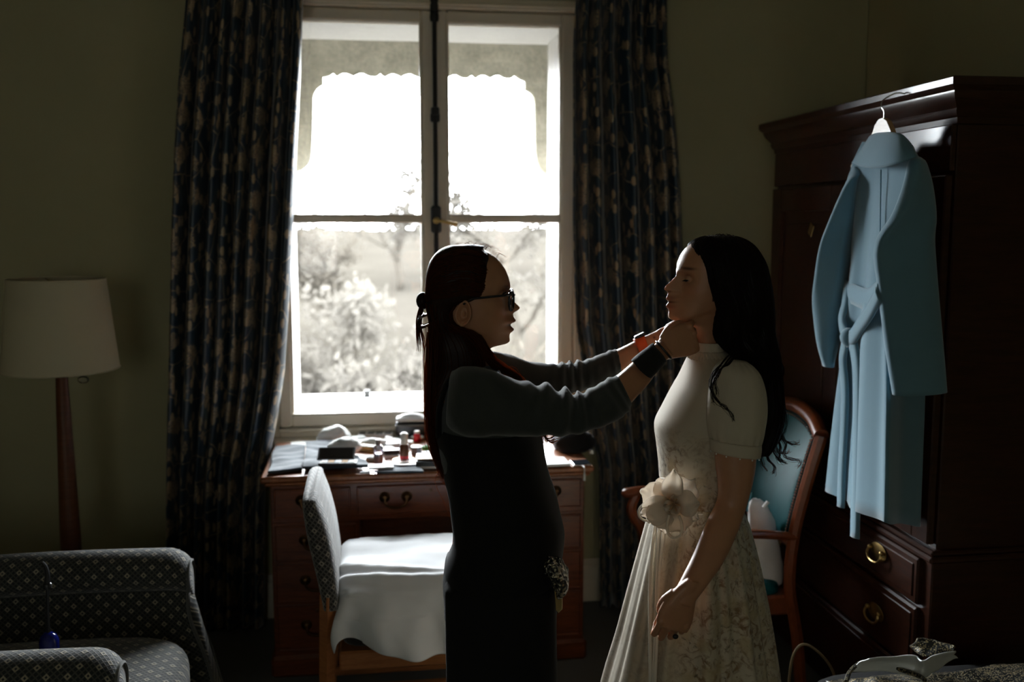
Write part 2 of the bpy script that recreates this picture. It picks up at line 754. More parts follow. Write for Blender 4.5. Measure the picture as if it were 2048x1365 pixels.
MT = dict(
    wall=wallm(), carpet=carpetm(), curtain=curtainm(),
    ceiling=flat('ceiling_paint', (.74, .72, .66), .8, bump=.1),
    frame=flat('cream_window_paint', (.80, .73, .60), .4, var=.06, scale=20, bump=.05),
    sill_out=flat('pale_stone_sill', (.75, .74, .72), .7, scale=60, bump=.2),
    hood=None, glass=glassm('window_glass'), dim_mesh=glassm('fill_dimming_mesh', (.21, .208, .198), .0),
    iron=flat('black_iron', (.008, .008, .008), .45), dark_brass=flat('dark_brass', (.12, .065, .03), .4, 1.0, var=.2), brass=flat('aged_brass', (.50, .34, .13), .32, 1.0, var=.25),
    steel=flat('steel_wire', (.55, .55, .56), .25, 1.0),
    mahogany=woodm('red_mahogany', (.07, .014, .005), (.21, .055, .016), .3, coat=.3),
    desk_top=woodm('desk_top_wood', (.20, .06, .018), (.36, .13, .045), .35, (14, 1.5, 1.5), coat=.2),
    darkwood=woodm('dark_oak_varnish', (.022, .0065, .003), (.062, .018, .007), .36, (1.2, 3, 10), coat=.22, bump=.1, spec=.3),
    orangewood=woodm('orange_beech', (.30, .10, .03), (.46, .19, .06), .4, (2, 2, 14)),
    lampwood=woodm('lamp_pole_wood', (.11, .035, .014), (.20, .07, .028), .4),
    hangerwood=woodm('hanger_beech', (.40, .235, .105), (.54, .35, .18), .35, (3, 3, 16)),
    chairwood=woodm('chair_red_wood', (.13, .030, .009), (.28, .070, .02), .3, (3, 3, 1.2), coat=.3),
    arm_fabric=chairfabricm('armchair_weave', (.020, .025, .025), (.10, .095, .08), (.34, .30, .22), 30),
    desk_fabric=chairfabricm('desk_chair_weave', (.025, .024, .022), (.15, .14, .125), (.27, .24, .20), 28),
    piping=fabric('grey_piping', (.11, .11, .10)),
    teal=flat('teal_leather', (.006, .085, .095), .5, var=.35, scale=12, bump=.1),
    white_sheet=fabric('white_cotton_sheet', (.80, .81, .82), .8, .1, 700, .05, .15),
    towel=fabric('white_terry_towel', (.68, .66, .66), .95, .6, 350, .2, .8),
    shade=fabric('cream_lampshade', (.82, .74, .54), .8, .1, 500, .06, .2, .25),
    coat=fabric('blue_wool_coat', (.15, .29, .37), .85, .5, 1100, .12, .3),
    sweater=fabric('dark_green_grey_knit', (.040, .045, .042), .85, .3, 700, .2, .5),
    tunic=fabric('black_tunic_cloth', (.006, .006, .006), .85, .05),
    trousers=fabric('black_trouser_cloth', (.007, .007, .0075), .85, .05),
    dress=dressm(),
    cream_cord=fabric('cream_satin_cord', (.78, .72, .60), .5, .1),
    petal=fabric('ivory_organza', (.86, .77, .66), .7, .2, 400, .08, .2, .4),
    petal_core=fabric('peach_organza', (.72, .48, .28), .7, .2, 400, .12, .2, .35),
    skin_a=skinm('warm_tan_skin', (.48, .235, .130)), skin_b=skinm('warm_light_skin', (.50, .245, .135)),
    hair_a=hairm('dark_auburn_hair', (.020, .009, .006)), strand_a=hairm('auburn_rim_glow_strands', (.075, .026, .011), .4, (.48, .16, .055)),  # auburn strands lighter and redder than the cap, to paint a rim glow
    hair_b=hairm('black_brown_hair', (.010, .007, .006)), strand_b=hairm('black_brown_hair_strands', (.016, .010, .008), .35, (.05, .025, .015)),
    black=flat('black_plastic', (.012, .012, .013), .35), blackcloth=fabric('black_stretch_cloth', (.009, .009, .009), .85, .1),
    orange=flat('orange_rubber_strap', (.75, .10, .015), .5), white=flat('white_plastic', (.82, .82, .80), .4),
    paper=flat('white_paper', (.82, .82, .80), .8, var=.04, bump=.1), denim=fabric('slate_blue_cloth', (.040, .056, .072), .9, .3, 800, .2, .4),
    red=flat('red_cap', (.62, .02, .03), .4), green=flat('green_leaf_plastic', (.10, .32, .07), .5),
    clear=glassm('clear_plastic', (.93, .93, .95), .12, .05), lilac=glassm('lilac_liquid', (.72, .60, .72), .08, .05),
    amber=flat('dark_amber_liquid', (.10, .028, .008), .3), blueglass=flat('cobalt_glass', (.010, .018, .22), .12),
    eye=flat('eye_white', (.72, .70, .68), .2), iris=flat('dark_iris', (.02, .012, .008), .15), lens=glassm('spectacle_lens', (.95, .97, .97), .08),
    lip_a=None, sequin=flat('silver_sequins', (.42, .38, .30), .22, .9, var=.5, scale=140), gold=flat('gold_metal', (.7, .5, .2), .25, 1.0),
    satin=flat('silver_satin', (.74, .76, .76), .35, .1, var=.1, scale=8), pearl=flat('pearl', (.85, .82, .78), .2),
    bark=flat('haze_pale_bark', (.0310, .0275, .0230), .9, var=.3, scale=3), leaf_pale=fabric('haze_pale_leaves', (.0560, .0510, .0445), .8, 0, 2, .2, .1, .5),  # bark, leaf and hillside tones kept close to paint in outdoor haze
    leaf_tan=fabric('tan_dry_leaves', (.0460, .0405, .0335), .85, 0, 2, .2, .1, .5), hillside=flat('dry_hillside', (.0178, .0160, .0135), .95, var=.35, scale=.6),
)


def hoodm():
    t = NT('weathered_hood_paint')
    v = t.coord()
    a = t.noise(v, 9, 6, .65)
    b = t.noise(v, 55, 4)
    k = t.mix(.4, a, b)
    t.set(Base_Color=t.ramp(k, [(.38, (.13, .12, .092)), (.62, (.25, .23, .18))]), Roughness=.9)
    t.bump(k, .8, .012)
    return t.m


MT['hood'] = hoodm()


def petalm():
    """organza petal: peach towards the flower's heart, ivory at the edge"""
    t = NT('ivory_organza_petal')
    v = t.n('ShaderNodeTexCoord').outputs['Object']
    ln = t.n('ShaderNodeVectorMath', operation='LENGTH')
    t.l(v, ln.inputs[0])
    k = t.math('ADD', ln.outputs['Value'], t.math('MULTIPLY', t.math('SUBTRACT', t.noise(v, 40, 3), .5), .02))
    c = t.ramp(t.math('MULTIPLY', k, 10.0), [(.06, (.58, .34, .16)), (.26, (.80, .62, .44)), (.44, (.90, .83, .74))])
    t.set(Base_Color=c, Roughness=.7, Sheen_Weight=.2)
    t.bump(t.noise(v, 260, 3), .3, .001)
    tr = t.n('ShaderNodeBsdfTranslucent')
    t.l(c, tr.inputs[0])
    mx = t.n('ShaderNodeMixShader')
    mx.inputs[0].default_value = .5
    t.l(t.b.outputs[0], mx.inputs[1])
    t.l(tr.outputs[0], mx.inputs[2])
    t.l(mx.outputs[0], t.out.inputs[0])
    return t.m


MT['petal'] = petalm()
for k_, sp_ in (('bark', 0), ('leaf_pale', 0), ('leaf_tan', 0), ('hillside', 0), ('teal', .18), ('sill_out', .1), ('hood', .1)):
    MT[k_].node_tree.nodes['Principled BSDF'].inputs['Specular IOR Level'].default_value = sp_


def brocadem():
    t = NT('gold_flecked_brocade')
    v = t.coord()
    vo = t.voro(v, 210, 'F1', 1.0)
    fl = t.ramp(t.math('ADD', vo.outputs['Distance'], t.math('MULTIPLY', t.noise(v, 60, 5), 1.0)), [(.86, (1, 1, 1)), (.98, (0, 0, 0))])
    t.set(Base_Color=t.mix(fl, (.012, .013, .012), (.42, .34, .19)), Roughness=.4, Metallic=t.math('MULTIPLY', fl, .7))
    t.bump(fl, .6, .003)
    return t.m


MT['brocade'] = brocadem()


def sequinm():
    t = NT('black_silver_sequins')
    v = t.coord()
    vo = t.voro(v, 170, 'F1', 1.0)
    fl = t.ramp(vo.outputs['Color'], [(.52, (0, 0, 0)), (.62, (1, 1, 1))])
    t.set(Base_Color=t.mix(fl, (.010, .010, .010), (.50, .46, .38)), Roughness=.25, Metallic=t.math('MULTIPLY', fl, .9))
    t.bump(vo.outputs['Distance'], .9, .006)
    return t.m


MT['sequin'] = sequinm()

# ------------------------------------------------------------------ the room
WY = 4.15                      # inner face of the window wall
XL, XR, YB, ZC = -2.05, 2.13, -2.6, 3.15
struct(mesh('floor', bx(XL - .2, XR + .2, YB - .2, 4.75, -.12, 0, .001), MT['carpet'], smooth=False), 'dark carpeted floor of the room')
struct(mesh('ceiling', bx(XL - .2, XR + .2, YB - .2, 4.75, ZC, ZC + .12, .001), MT['ceiling'], smooth=False), 'plain ceiling above the frame')
struct(mesh('wall_left', bx(XL - .15, XL, YB - .15, 4.75, 0, ZC, .001), MT['wall'], smooth=False), 'olive wall on the left')
struct(mesh('wall_right', bx(XR, XR + .15, YB - .15, 4.75, 0, ZC, .001), MT['wall'], smooth=False), 'olive wall behind the wardrobe')
# unseen second window and dimming screen, added behind the viewer for fill light
qx0, qx1, qz0, qz1 = -1.57, -.33, 1.06, 2.44
struct(mesh('wall_front', cat(bx(XL, qx0, YB - .15, YB, 0, ZC, .001), bx(qx1, XR, YB - .15, YB, 0, ZC, .001), bx(qx0, qx1, YB - .15, YB, 0, qz0, .001), bx(qx0, qx1, YB - .15, YB, qz1, ZC, .001)), MT['wall'], smooth=False), 'olive wall behind the viewer')
w2 = bpy.data.objects.new('fill_window', None)
COL.objects.link(w2)
struct(w2, 'unseen cream window added for fill light in the wall behind the viewer')
mesh('window_frame', cat(bx(qx0, qx0 + .05, YB - .1, YB - .04, qz0, qz1), bx(qx1 - .05, qx1, YB - .1, YB - .04, qz0, qz1), bx(qx0 + .05, qx1 - .05, YB - .1, YB - .04, qz0, qz0 + .05), bx(qx0 + .05, qx1 - .05, YB - .1, YB - .04, qz1 - .05, qz1), bx(-.97, -.93, YB - .1, YB - .04, qz0 + .05, qz1 - .05)), MT['frame'], w2, smooth=False)
for a_, b_ in ((qx0 + .05, -.97), (-.93, qx1 - .05)):
    mesh('pane', bx(a_, b_, YB - .075, YB - .071, qz0 + .05, qz1 - .05, .0005), MT['glass'], w2, smooth=False)
mesh('fill_blind', bx(qx0 + .04, qx1 - .04, YB - .036, YB - .034, qz0 + .01, qz1 - .01, .0005), MT['dim_mesh'], w2, smooth=False)  # dark screen added to weaken and soften the fill light
ox0, ox1, oz0, oz1 = -.47, .945, .735, 2.585          # inner opening
ex0, ex1, ez0, ez1 = -.345, .838, .85, 2.49           # outer opening
wb = cat(bx(XL, ox0, WY, 4.32, 0, ZC, .004), bx(ox1, XR, WY, 4.32, 0, ZC, .004),
         bx(ox0, ox1, WY, 4.32, 0, oz0, .004), bx(ox0, ox1, WY, 4.32, oz1, ZC, .004))
struct(mesh('wall_back', wb, MT['wall'], smooth=False), 'olive wall with the tall window')
wo = cat(bx(XL, ex0, 4.335, 4.75, -.1, ZC, .004), bx(ex1, XR, 4.335, 4.75, -.1, ZC, .004),
         bx(ex0, ex1, 4.335, 4.75, -.1, ez0, .004), bx(ex0, ex1, 4.335, 4.75, ez1, ZC, .004))
struct(mesh('trim_1', wo, MT['sill_out'], smooth=False), 'pale outer reveal and sill around the window')
for nm, x0, x1, y0, y1, rot in (('baseboard_back', XL, XR, WY - .022, WY, 0), ('baseboard_left', XL, XL + .022, YB, WY - .022, 1), ('baseboard_right', XR - .022, XR, YB, WY - .022, 1)):
    struct(mesh(nm, cat(bx(x0, x1, y0, y1, 0, .16, .004), bx(x0, x1 if not rot else x1 - .008, y0 + (.008 if nm == 'baseboard_back' else 0), y1, .16, .19, .003)), MT['frame'], smooth=False), 'cream skirting board')

# ------------------------------------------------------------------ window: frame, two casements, glazing bars, bolt
win = bpy.data.objects.new('window_1', None)
COL.objects.link(win)
struct(win, 'tall cream casement window of two leaves with four panes')
fy0, fy1 = 4.235, 4.33
fr = cat(bx(ox0, -.40, fy0, fy1, oz0, oz1, .006), bx(.868, ox1, fy0, fy1, oz0, oz1, .006),
         bx(-.40, .868, fy0, fy1, oz0, .790, .006), bx(-.40, .868, fy0, fy1, 2.535, oz1, .006),
         bx(-.40, .868, fy0 - .012, fy0, .775, .79, .004), bx(-.40, .868, fy0 - .010, fy0, 2.548, 2.562, .003))
mesh('window_frame', fr, MT['frame'], win, smooth=False)
mesh('window_sill', bx(ox0 - .03, ox1 + .03, WY - .025, fy0, .728, .757, .008), MT['frame'], win, smooth=False)
for (a, b, c, d) in ((-.398, -.345, .218, .2705), (.2725, .325, .811, .866)):
    y0, y1 = 4.25, 4.32
    sash = cat(bx(a, b, y0, y1, .793, 2.532, .007), bx(c, d, y0, y1, .793, 2.532, .007),
               bx(b, c, y0, y1, .793, .85, .007), bx(b, c, y0, y1, 2.481, 2.532, .007),
               # sloped glazing beads inside the stiles
               bx(b, b + .008, y0 + .018, y1 - .02, .85, 2.481, .003), bx(c - .008, c, y0 + .018, y1 - .02, .85, 2.481, .003))
    so = mesh('sash', sash, MT['frame'], win, smooth=False)
    mesh('glazing_bar', bx(b - .001, c + .001, y0 + .008, y1 - .01, 1.658, 1.694, .006), MT['frame'], so, smooth=False)
    mesh('pane', bx(b - .004, c + .004, 4.296, 4.300, .846, 1.660, .0005), MT['glass'], so, smooth=False)
    mesh('pane', bx(b - .004, c + .004, 4.296, 4.300, 1.692, 2.485, .0005), MT['glass'], so, smooth=False)
# espagnolette bolt down the meeting stiles
bolt = cat(tube([(.2715, 4.232, .80), (.2715, 4.232, 2.57)], .0095, 10), bx(.255, .288, 4.222, 4.25, 2.515, 2.575, .005),
           tf(lathe([(.004, -.02), (.017, -.016), (.019, 0), (.017, .016), (.004, .02)], 12), (.2715, 4.232, 2.50)),
           tf(lathe([(.004, -.02), (.017, -.014), (.018, 0), (.017, .014), (.004, .02)], 12), (.2715, 4.232, 2.12)),
           bx(.252, .291, 4.226, 4.25, 2.075, 2.115, .006), bx(.25, .293, 4.222, 4.25, 1.615, 1.73, .008),
           bx(.252, .291, 4.226, 4.25, 1.20, 1.24, .006), bx(.255, .288, 4.222, 4.25, .795, .86, .005))
mesh('window_bolt', bolt, MT['iron'], win)
hd = cat(tf(lathe([(.003, 0), (.014, .002), (.015, .012), (.010, .02), (.003, .022)], 14), (.2715, 4.218, 1.668), rx=PI / 2),
         tube(spline([(.2715, 4.203, 1.668), (.30, 4.196, 1.664), (.34, 4.196, 1.654), (.358, 4.198, 1.652)], 10), np.linspace(.0065, .009, 10), 10))
mesh('window_handle', hd, MT['brass'], win)
# peg stay on the outer sill and lifting loops under the glazing bar
mesh('sill_peg', cat(bx(-.032 - .035, -.032 + .035, 4.62, 4.65, .85, .856, .002), bx(-.046, -.018, 4.625, 4.645, .856, .882, .003)), MT['iron'], win, smooth=False)
for xx in (-.20, .68):
    mesh('lift_loop', tube([(xx + .034 * math.cos(a), 4.325, 1.648 - .016 * math.sin(a)) for a in np.linspace(0, PI, 12)], .0022, 6), MT['frame'], win)

# ------------------------------------------------------------------ outside: hood with scalloped valance, hillside, trees
hood = thing('window_hood', 'weathered window hood with scalloped valance and curved side brackets outside the panes', 'awning', (0.25, 4.752, 2.5))
HY = 5.12
def hp(px, py):
    p = at_y(px, py, HY)
    return (p[0] - .25, p[2] - 2.5)
def ogee(x0, x1, y):
    """one repeat: broad hump, cusp, broad hump, dip, small pointed hump, dip (pixels)"""
    L = x1 - x0
    k = [(0, 0), (.05, -3.5), (.12, -6.4), (.2, -6.2), (.29, -2.5), (.335, 0), (.38, -2.6), (.47, -6.2), (.55, -6.4), (.63, -2.5), (.72, 0), (.82, 0), (.88, -2), (.92, -5.6), (.96, -2), (1.0, 0)]
    return [(x0 + L * a, y + b) for a, b in k]
edge = [(560, 352), (594.5, 344.5), (605, 341), (613, 334), (619, 327), (622, 318), (623.7, 306), (626, 250), (627, 195), (629.5, 186), (635, 177.6), (641, 172.5), (646.5, 170.5), (646.5, 154.7), (655, 153.5)]
edge += [(661, 151), (666, 147), (670.5, 152)] + ogee(675, 768, 153.3)[0:] + ogee(771, 864, 154.5) + ogee(867, 950, 156.3) + ogee(953, 1036, 157.2)
edge += [(1041, 160), (1049, 163.5), (1049, 181), (1056, 184), (1063, 190), (1066.5, 198), (1067.8, 206), (1069, 255), (1070, 302), (1071.5, 316), (1074, 327), (1078, 336), (1083, 343), (1090, 348), (1096.7, 350), (1150, 356)]
# the two brackets and the strip between are cut as quads so the board stays one clean solid
ep = [hp(*e) for e in edge]
top = 2.66 - 2.5
Vv, Fv = [], []
n = len(ep)
for yy in (HY - .022 - 4.752, HY + .022 - 4.752):
    Vv += [(p[0], yy, p[1]) for p in ep] + [(p[0], yy, top) for p in ep]
for i in range(n - 1):
    Fv += [(i, i + 1, n + i + 1, n + i), (2 * n + i, 3 * n + i, 3 * n + i + 1, 2 * n + i + 1), (i, 2 * n + i, 2 * n + i + 1, i + 1), (n + i, n + i + 1, 3 * n + i + 1, 3 * n + i)]
mesh('valance', (np.array(Vv), Fv), MT['hood'], hood, smooth=False)
for sx in (ep[0][0] - .02, ep[-1][0] + .02):
    mesh('side_bracket', bx(sx - .02, sx + .02, 0.0, HY - 4.752 + .02, ep[0][1] - .01, top, .004), MT['hood'], hood, smooth=False)
xs0, xs1 = ep[0][0] - .08, ep[-1][0] + .08
rv = np.array([(x, y, z) for x in (xs0, xs1) for (y, z) in ((0, .33), (HY - 4.752 + .06, .15), (HY - 4.752 + .06, .18), (0, .36))])
mesh('hood_roof', (rv, [(0, 1, 2, 3), (7, 6, 5, 4), (0, 4, 5, 1), (1, 5, 6, 2), (2, 6, 7, 3), (3, 7, 4, 0)]), MT['hood'], hood, smooth=False)

gy = np.array([4.8, 7, 10, 15, 22, 32, 48, 70])
gz = np.array([-1.6, -1.7, -1.6, -1.3, -.7, .1, .9, 1.2])
gx = np.linspace(-40, 40, 60)
GP = np.array([[(x, y, z + .25 * noise3(np.array([x, y, 0.0]), 3, 2, .35) * (y > 6)) for x in gx] for y, z in zip(np.interp(np.linspace(0, 7, 50), range(8), gy), np.interp(np.linspace(0, 7, 50), range(8), gz))])
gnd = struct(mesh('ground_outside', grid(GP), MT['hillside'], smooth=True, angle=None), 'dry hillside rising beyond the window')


def ground_z(y):
    return float(np.interp(y, gy, gz))


def tree(x, y, h, seed, label, foliage_mat, spread=.55, leaves=500, leaf=.16, droop=0.0):
    r = np.random.RandomState(seed)
    root = thing('tree', label, 'tree', (x, y, ground_z(y) - .12), r.uniform(0, 6), 'pale trees beyond the window')
    parts, tips = [], []

    def grow(p, d, L, rad, lev):
        n = 6
        pts = [p]
        for i in range(n):
            d = d + r.normal(scale=.16, size=3) + np.array((0, 0, .05 - droop * lev * .05))
            d = d / np.linalg.norm(d)
            pts.append(pts[-1] + d * L / n)
        parts.append(tube(pts, np.linspace(rad, rad * .55, n + 1), 6 if lev < 2 else 4))
        if lev >= 3:
            tips.extend(pts[2:])
            return
        for k in range(4 if lev else 6):
            i = r.randint(2, n + 1)
            nd = d + r.normal(scale=spread, size=3)
            nd[2] = abs(nd[2]) * .7 + .1
            grow(pts[i], nd / np.linalg.norm(nd), L * r.uniform(.5, .72), rad * .5, lev + 1)
    grow(np.zeros(3), np.array((0, 0, 1.0)), h * .45, h * .022, 0)
    mesh('trunk', cat(*parts), MT['bark'], root, angle=None)
    T = np.array(tips)
    c = T[r.randint(0, len(T), leaves)] + r.normal(scale=h * .035, size=(leaves, 3))
    a = r.normal(size=(leaves, 3))
    a /= np.linalg.norm(a, axis=1)[:, None]
    b = np.cross(a, r.normal(size=(leaves, 3)))
    b /= np.linalg.norm(b, axis=1)[:, None]
    s = leaf * r.uniform(.5, 1.3, (leaves, 1))
    V = np.stack([c - a * s, c + b * s * .5, c + a * s, c - b * s * .5], 1).reshape(-1, 3)
    F = [tuple(range(4 * i, 4 * i + 4)) for i in range(leaves)]
    fo = mesh('foliage', (V, F), foliage_mat, root, smooth=False)
    fo['kind'] = 'stuff'


TL = 'pale tree on the hillside seen blurred through the window panes'
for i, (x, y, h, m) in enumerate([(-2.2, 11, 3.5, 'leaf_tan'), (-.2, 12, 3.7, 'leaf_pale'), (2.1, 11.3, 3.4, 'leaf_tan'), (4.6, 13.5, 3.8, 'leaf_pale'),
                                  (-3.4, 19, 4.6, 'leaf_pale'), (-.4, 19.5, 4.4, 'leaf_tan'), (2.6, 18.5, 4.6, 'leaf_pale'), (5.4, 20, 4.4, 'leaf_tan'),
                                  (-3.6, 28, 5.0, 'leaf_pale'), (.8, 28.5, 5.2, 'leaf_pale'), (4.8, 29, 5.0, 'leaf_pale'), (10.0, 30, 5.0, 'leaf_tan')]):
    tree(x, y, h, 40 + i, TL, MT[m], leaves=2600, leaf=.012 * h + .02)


# ------------------------------------------------------------------ curtains
def curtain(name, label, lpx, rpx, folds, seed, ztop=2.80):
    """lpx / rpx: edge of the cloth as (px, py) down the photograph, at the curtain plane"""
    r = np.random.RandomState(seed)
    L = np.array([at_y(px, py, 4.03) for px, py in lpx])
    R = np.array([at_y(px, py, 4.03) for px, py in rpx])
    nz, nu = 46, 170
    zs = np.linspace(ztop, .02, nz)
    xl = np.interp(zs, L[::-1, 2], L[::-1, 0])
    xr = np.interp(zs, R[::-1, 2], R[::-1, 0])
    u = np.linspace(0, 1, nu)
    ph = u * folds * 2 * PI + .9 * np.sin(u * 9 + seed) + .5 * np.sin(u * 23 + 2 * seed)
    P = np.zeros((nz, nu, 3))
    for i, z in enumerate(zs):
        k = (ztop - z) / ztop
        gather = .55 + .45 * min(1, k * 3)
        x = xl[i] + (xr[i] - xl[i]) * (u + .022 * np.sin(ph * 1.0 + 1.2) * gather)
        fine = (1 - min(1, k * 4)) * .012 * np.sin(u * folds * 6 * PI)
        y = 4.035 + (.048 * np.sin(ph) + .014 * np.sin(2 * ph + 1.3 + k * 2) + .012 * np.sin(u * 41 + k * 3)) * gather + fine + .006 * np.sin(k * 14 + u * 8)
        P[i] = np.stack([x, y, np.full(nu, z)], 1)
    # lengthwise uv constant per column so the print hangs straight
    mid = P[nz // 2]
    s = np.concatenate([[0], np.cumsum(np.linalg.norm(np.diff(mid, axis=0), axis=1))])
    uv = np.stack([np.broadcast_to(s[None, :], (nz, nu)), np.broadcast_to(zs[:, None], (nz, nu))], 2).reshape(-1, 2) + seed
    o = mesh(name, grid(P), MT['curtain'], None, True, None, uv)
    solid(o, .004)
    return tag(o, label, 'curtain', 'floor-length floral curtains')


curtain('curtain', 'floor-length navy floral curtain left of the window, behind the lamp side',
        [(372, -80), (365, 0), (350, 150), (340, 300), (333, 500), (328, 900), (325, 1330)],
        [(604, -80), (603, 0), (598, 150), (590, 300), (583, 430), (575, 600), (565, 750), (545, 870), (530, 940), (526, 1050), (526, 1330)], 8, 2)
curtain('curtain', 'floor-length navy floral curtain right of the window, beside the wardrobe',
        [(1154, -80), (1150, 0), (1144, 100), (1143, 430), (1150, 650), (1165, 740), (1182, 860), (1196, 940), (1200, 1330)],
        [(1345, -80), (1335, 0), (1336, 120), (1352, 250), (1362, 380), (1370, 600), (1372, 900), (1372, 1330)], 7, 5)

# ------------------------------------------------------------------ wardrobe against the right wall
WX, WY0, WY1 = 1.575, 2.575, 3.80        # front face, near end, far end
wr = thing('wardrobe', 'tall dark varnished wardrobe with moulded cornice and two drawers, blue coat on it', 'wardrobe', ((WX + XR) / 2, (WY0 + WY1) / 2, 0))
cx0, cy0 = (WX + XR) / 2, (WY0 + WY1) / 2
def wbx(x0, x1, y0, y1, z0, z1, b=.004):
    return bx(x0 - cx0, x1 - cx0, y0 - cy0, y1 - cy0, z0, z1, b)
W_ = MT['darkwood']
mesh('carcass', cat(wbx(WX + .02, XR - .005, WY0, WY1, .70, 1.955), wbx(WX, XR - .005, WY0 - .015, WY1 + .015, .08, .70),
                    wbx(WX + .03, XR - .005, WY0 + .02, WY1 - .02, 0, .08)), W_, wr, smooth=False)
prf = [(.0, 1.925), (.012, 1.928), (.014, 1.944), (.020, 1.950), (.024, 1.962), (.022, 1.968), (.030, 1.978), (.040, 1.992), (.046, 2.006), (.046, 2.012), (.054, 2.018), (.060, 2.026), (.061, 2.044), (.056, 2.048), (-.02, 2.048)]
rows_ = [[(XR - .005 - cx0, WY0 - o - cy0, z), (WX + .02 - o - cx0, WY0 - o - cy0, z), (WX + .02 - o - cx0, WY1 + o - cy0, z), (XR - .005 - cx0, WY1 + o - cy0, z)] for o, z in prf]
mesh('cornice', grid(np.array(rows_)), W_, wr, True, 30)
mesh('wardrobe_top', wbx(WX + .03, XR - .005, WY0 + .01, WY1 - .01, 2.036, 2.047), W_, wr, smooth=False)
mesh('waist_moulding', cat(wbx(WX - .014, XR - .01, WY0 - .028, WY1 + .028, .69, .71, .006), wbx(WX - .006, XR - .01, WY0 - .02, WY1 + .02, .71, .725, .005)), W_, wr, smooth=False)
mesh('frieze', wbx(WX + .004, WX + .02, WY0 + .005, WY1 - .005, 1.80, 1.928, .003), W_, wr, smooth=False)
mid = (WY0 + WY1) / 2
for k, (a, b) in enumerate(((WY0 + .012, mid - .004), (mid + .004, WY1 - .012))):
    z0, z1 = .735, 1.79
    d = mesh('door', cat(wbx(WX - .004, WX + .02, a, a + .085, z0, z1), wbx(WX - .004, WX + .02, b - .085, b, z0, z1),
                         wbx(WX - .004, WX + .02, a + .085, b - .085, z0, z0 + .10), wbx(WX - .004, WX + .02, a + .085, b - .085, z1 - .09, z1)), W_, wr, smooth=False)
    mesh('door_panel', cat(wbx(WX + .010, WX + .02, a + .08, b - .08, z0 + .09, z1 - .08, .002), wbx(WX + .003, WX + .012, a + .125, b - .125, z0 + .145, z1 - .135, .008)), W_, d, smooth=False)
    for q in range(2):
        yy = a + .085 if q == 0 else b - .085
        mesh('bead', wbx(WX + .001, WX + .013, yy - .006, yy + .006, z0 + .10, z1 - .09, .004), W_, d, smooth=False)
# a small lit keyhole plate on the far door stile
e = at_x(1622, 460, WX - .005)
mesh('keyhole_plate', tf(bx(-.002, .002, -.016, .016, -.022, .022, .0015), (WX - .005 - cx0, e[1] - cy0, e[2]), rx=.5), MT['brass'], wr, smooth=False)
mesh('corner_knob', tf(lathe([(.002, 0), (.008, .003), (.005, .012), (.011, .02), (.002, .028)], 10), (WX + .02 - cx0, WY1 - cy0, 1.76), rx=-PI / 2), MT['brass'], wr)
def bail(parent, x, y, z):
    """swan-neck brass pull on a back plate, facing -x"""
    plate = tf(lathe([(.001, 0), (.030, .0), (.033, .003), (.026, .005), (.001, .006)], 20), (0, 0, 0), sc=(1.35, .8, 1))
    plate = tf(plate, (x, y, z), ry=-PI / 2)
    h = mesh('handle', cat((np.stack([plate[0][:, 0], y + (plate[0][:, 1] - y) * 1.9, z + (plate[0][:, 2] - z) * .62], 1), plate[1]),
                           ball((x - .012, y - .036, z + .006), .008, 10, 7), ball((x - .012, y + .036, z + .006), .008, 10, 7),
                           tube(spline([(x - .014, y - .036, z + .006), (x - .019, y - .040, z - .012), (x - .021, y - .02, z - .028), (x - .021, y + .02, z - .028), (x - .019, y + .040, z - .012), (x - .014, y + .036, z + .006)], 18), .0042, 8)), MT['brass'], parent)
    return h
for z0, z1, hz in ((.548, .688, .640), (.345, .538, .445), (.105, .335, .23)):
    dr = mesh('drawer', cat(wbx(WX - .018, WX + .01, WY0 + .03, WY1 - .03, z0, z1, .006), wbx(WX - .022, WX - .016, WY0 + .05, WY1 - .05, z0 + .02, z1 - .02, .003)), W_, wr, smooth=False)
    for yy in (2.815, 3.56):
        bail(dr, WX - .024 - cx0, yy - cy0, hz)

# ------------------------------------------------------------------ floor lamp
lx, ly = -1.078, 3.62
lamp = thing('floor_lamp', 'standing lamp with cream drum shade on turned wooden pole behind the armchair', 'lamp', (lx, ly, 0))
sh = [(.187, 1.150), (.190, 1.152), (.1895, 1.156), (.158, 1.462), (.156, 1.466)]
so = mesh('lamp_shade', lathe(sh, 64, False), MT['shade'], lamp, angle=None)
solid(so, .004)
for rr, zz in ((.190, 1.153), (.1575, 1.464)):
    mesh('shade_rim', tube([(rr * math.cos(a), rr * math.sin(a), zz) for a in np.linspace(0, 2 * PI, 49)], .004, 6, False), MT['shade'], so)
mesh('shade_carrier', cat(*[tube([(0, 0, 1.44), (.157 * math.cos(a), .157 * math.sin(a), 1.462)], .0025, 6) for a in (0, 2.09, 4.19)], tf(lathe([(.003, 0), (.02, 0), (.02, .05), (.003, .05)], 14), (0, 0, 1.40))), MT['brass'], lamp)
mesh('bulb', ball((0, 0, 1.30), (.03, .03, .045), 16, 10), MT['white'], lamp)
mesh('bulb_holder', lathe([(.003, 1.165), (.018, 1.165), (.018, 1.26), (.003, 1.26)], 14), MT['brass'], lamp)
mesh('pole', lathe([(.003, .03), (.040, .03), (.044, .06), (.032, .10), (.036, .30), (.035, .55), (.029, .80), (.024, 1.0), (.020, 1.13), (.024, 1.15), (.018, 1.165), (.003, 1.165)], 20), MT['lampwood'], lamp)
mesh('base', lathe([(.003, 0), (.15, 0), (.155, .012), (.14, .028), (.06, .04), (.003, .04)], 36), MT['lampwood'], lamp)
mesh('shade_tassel', cat(tube([(.085, -.05, 1.155), (.085, -.05, 1.13)], .002, 5), ball((.085, -.05, 1.12), (.02, .012, .014), 10, 6)), MT['clear'], lamp)

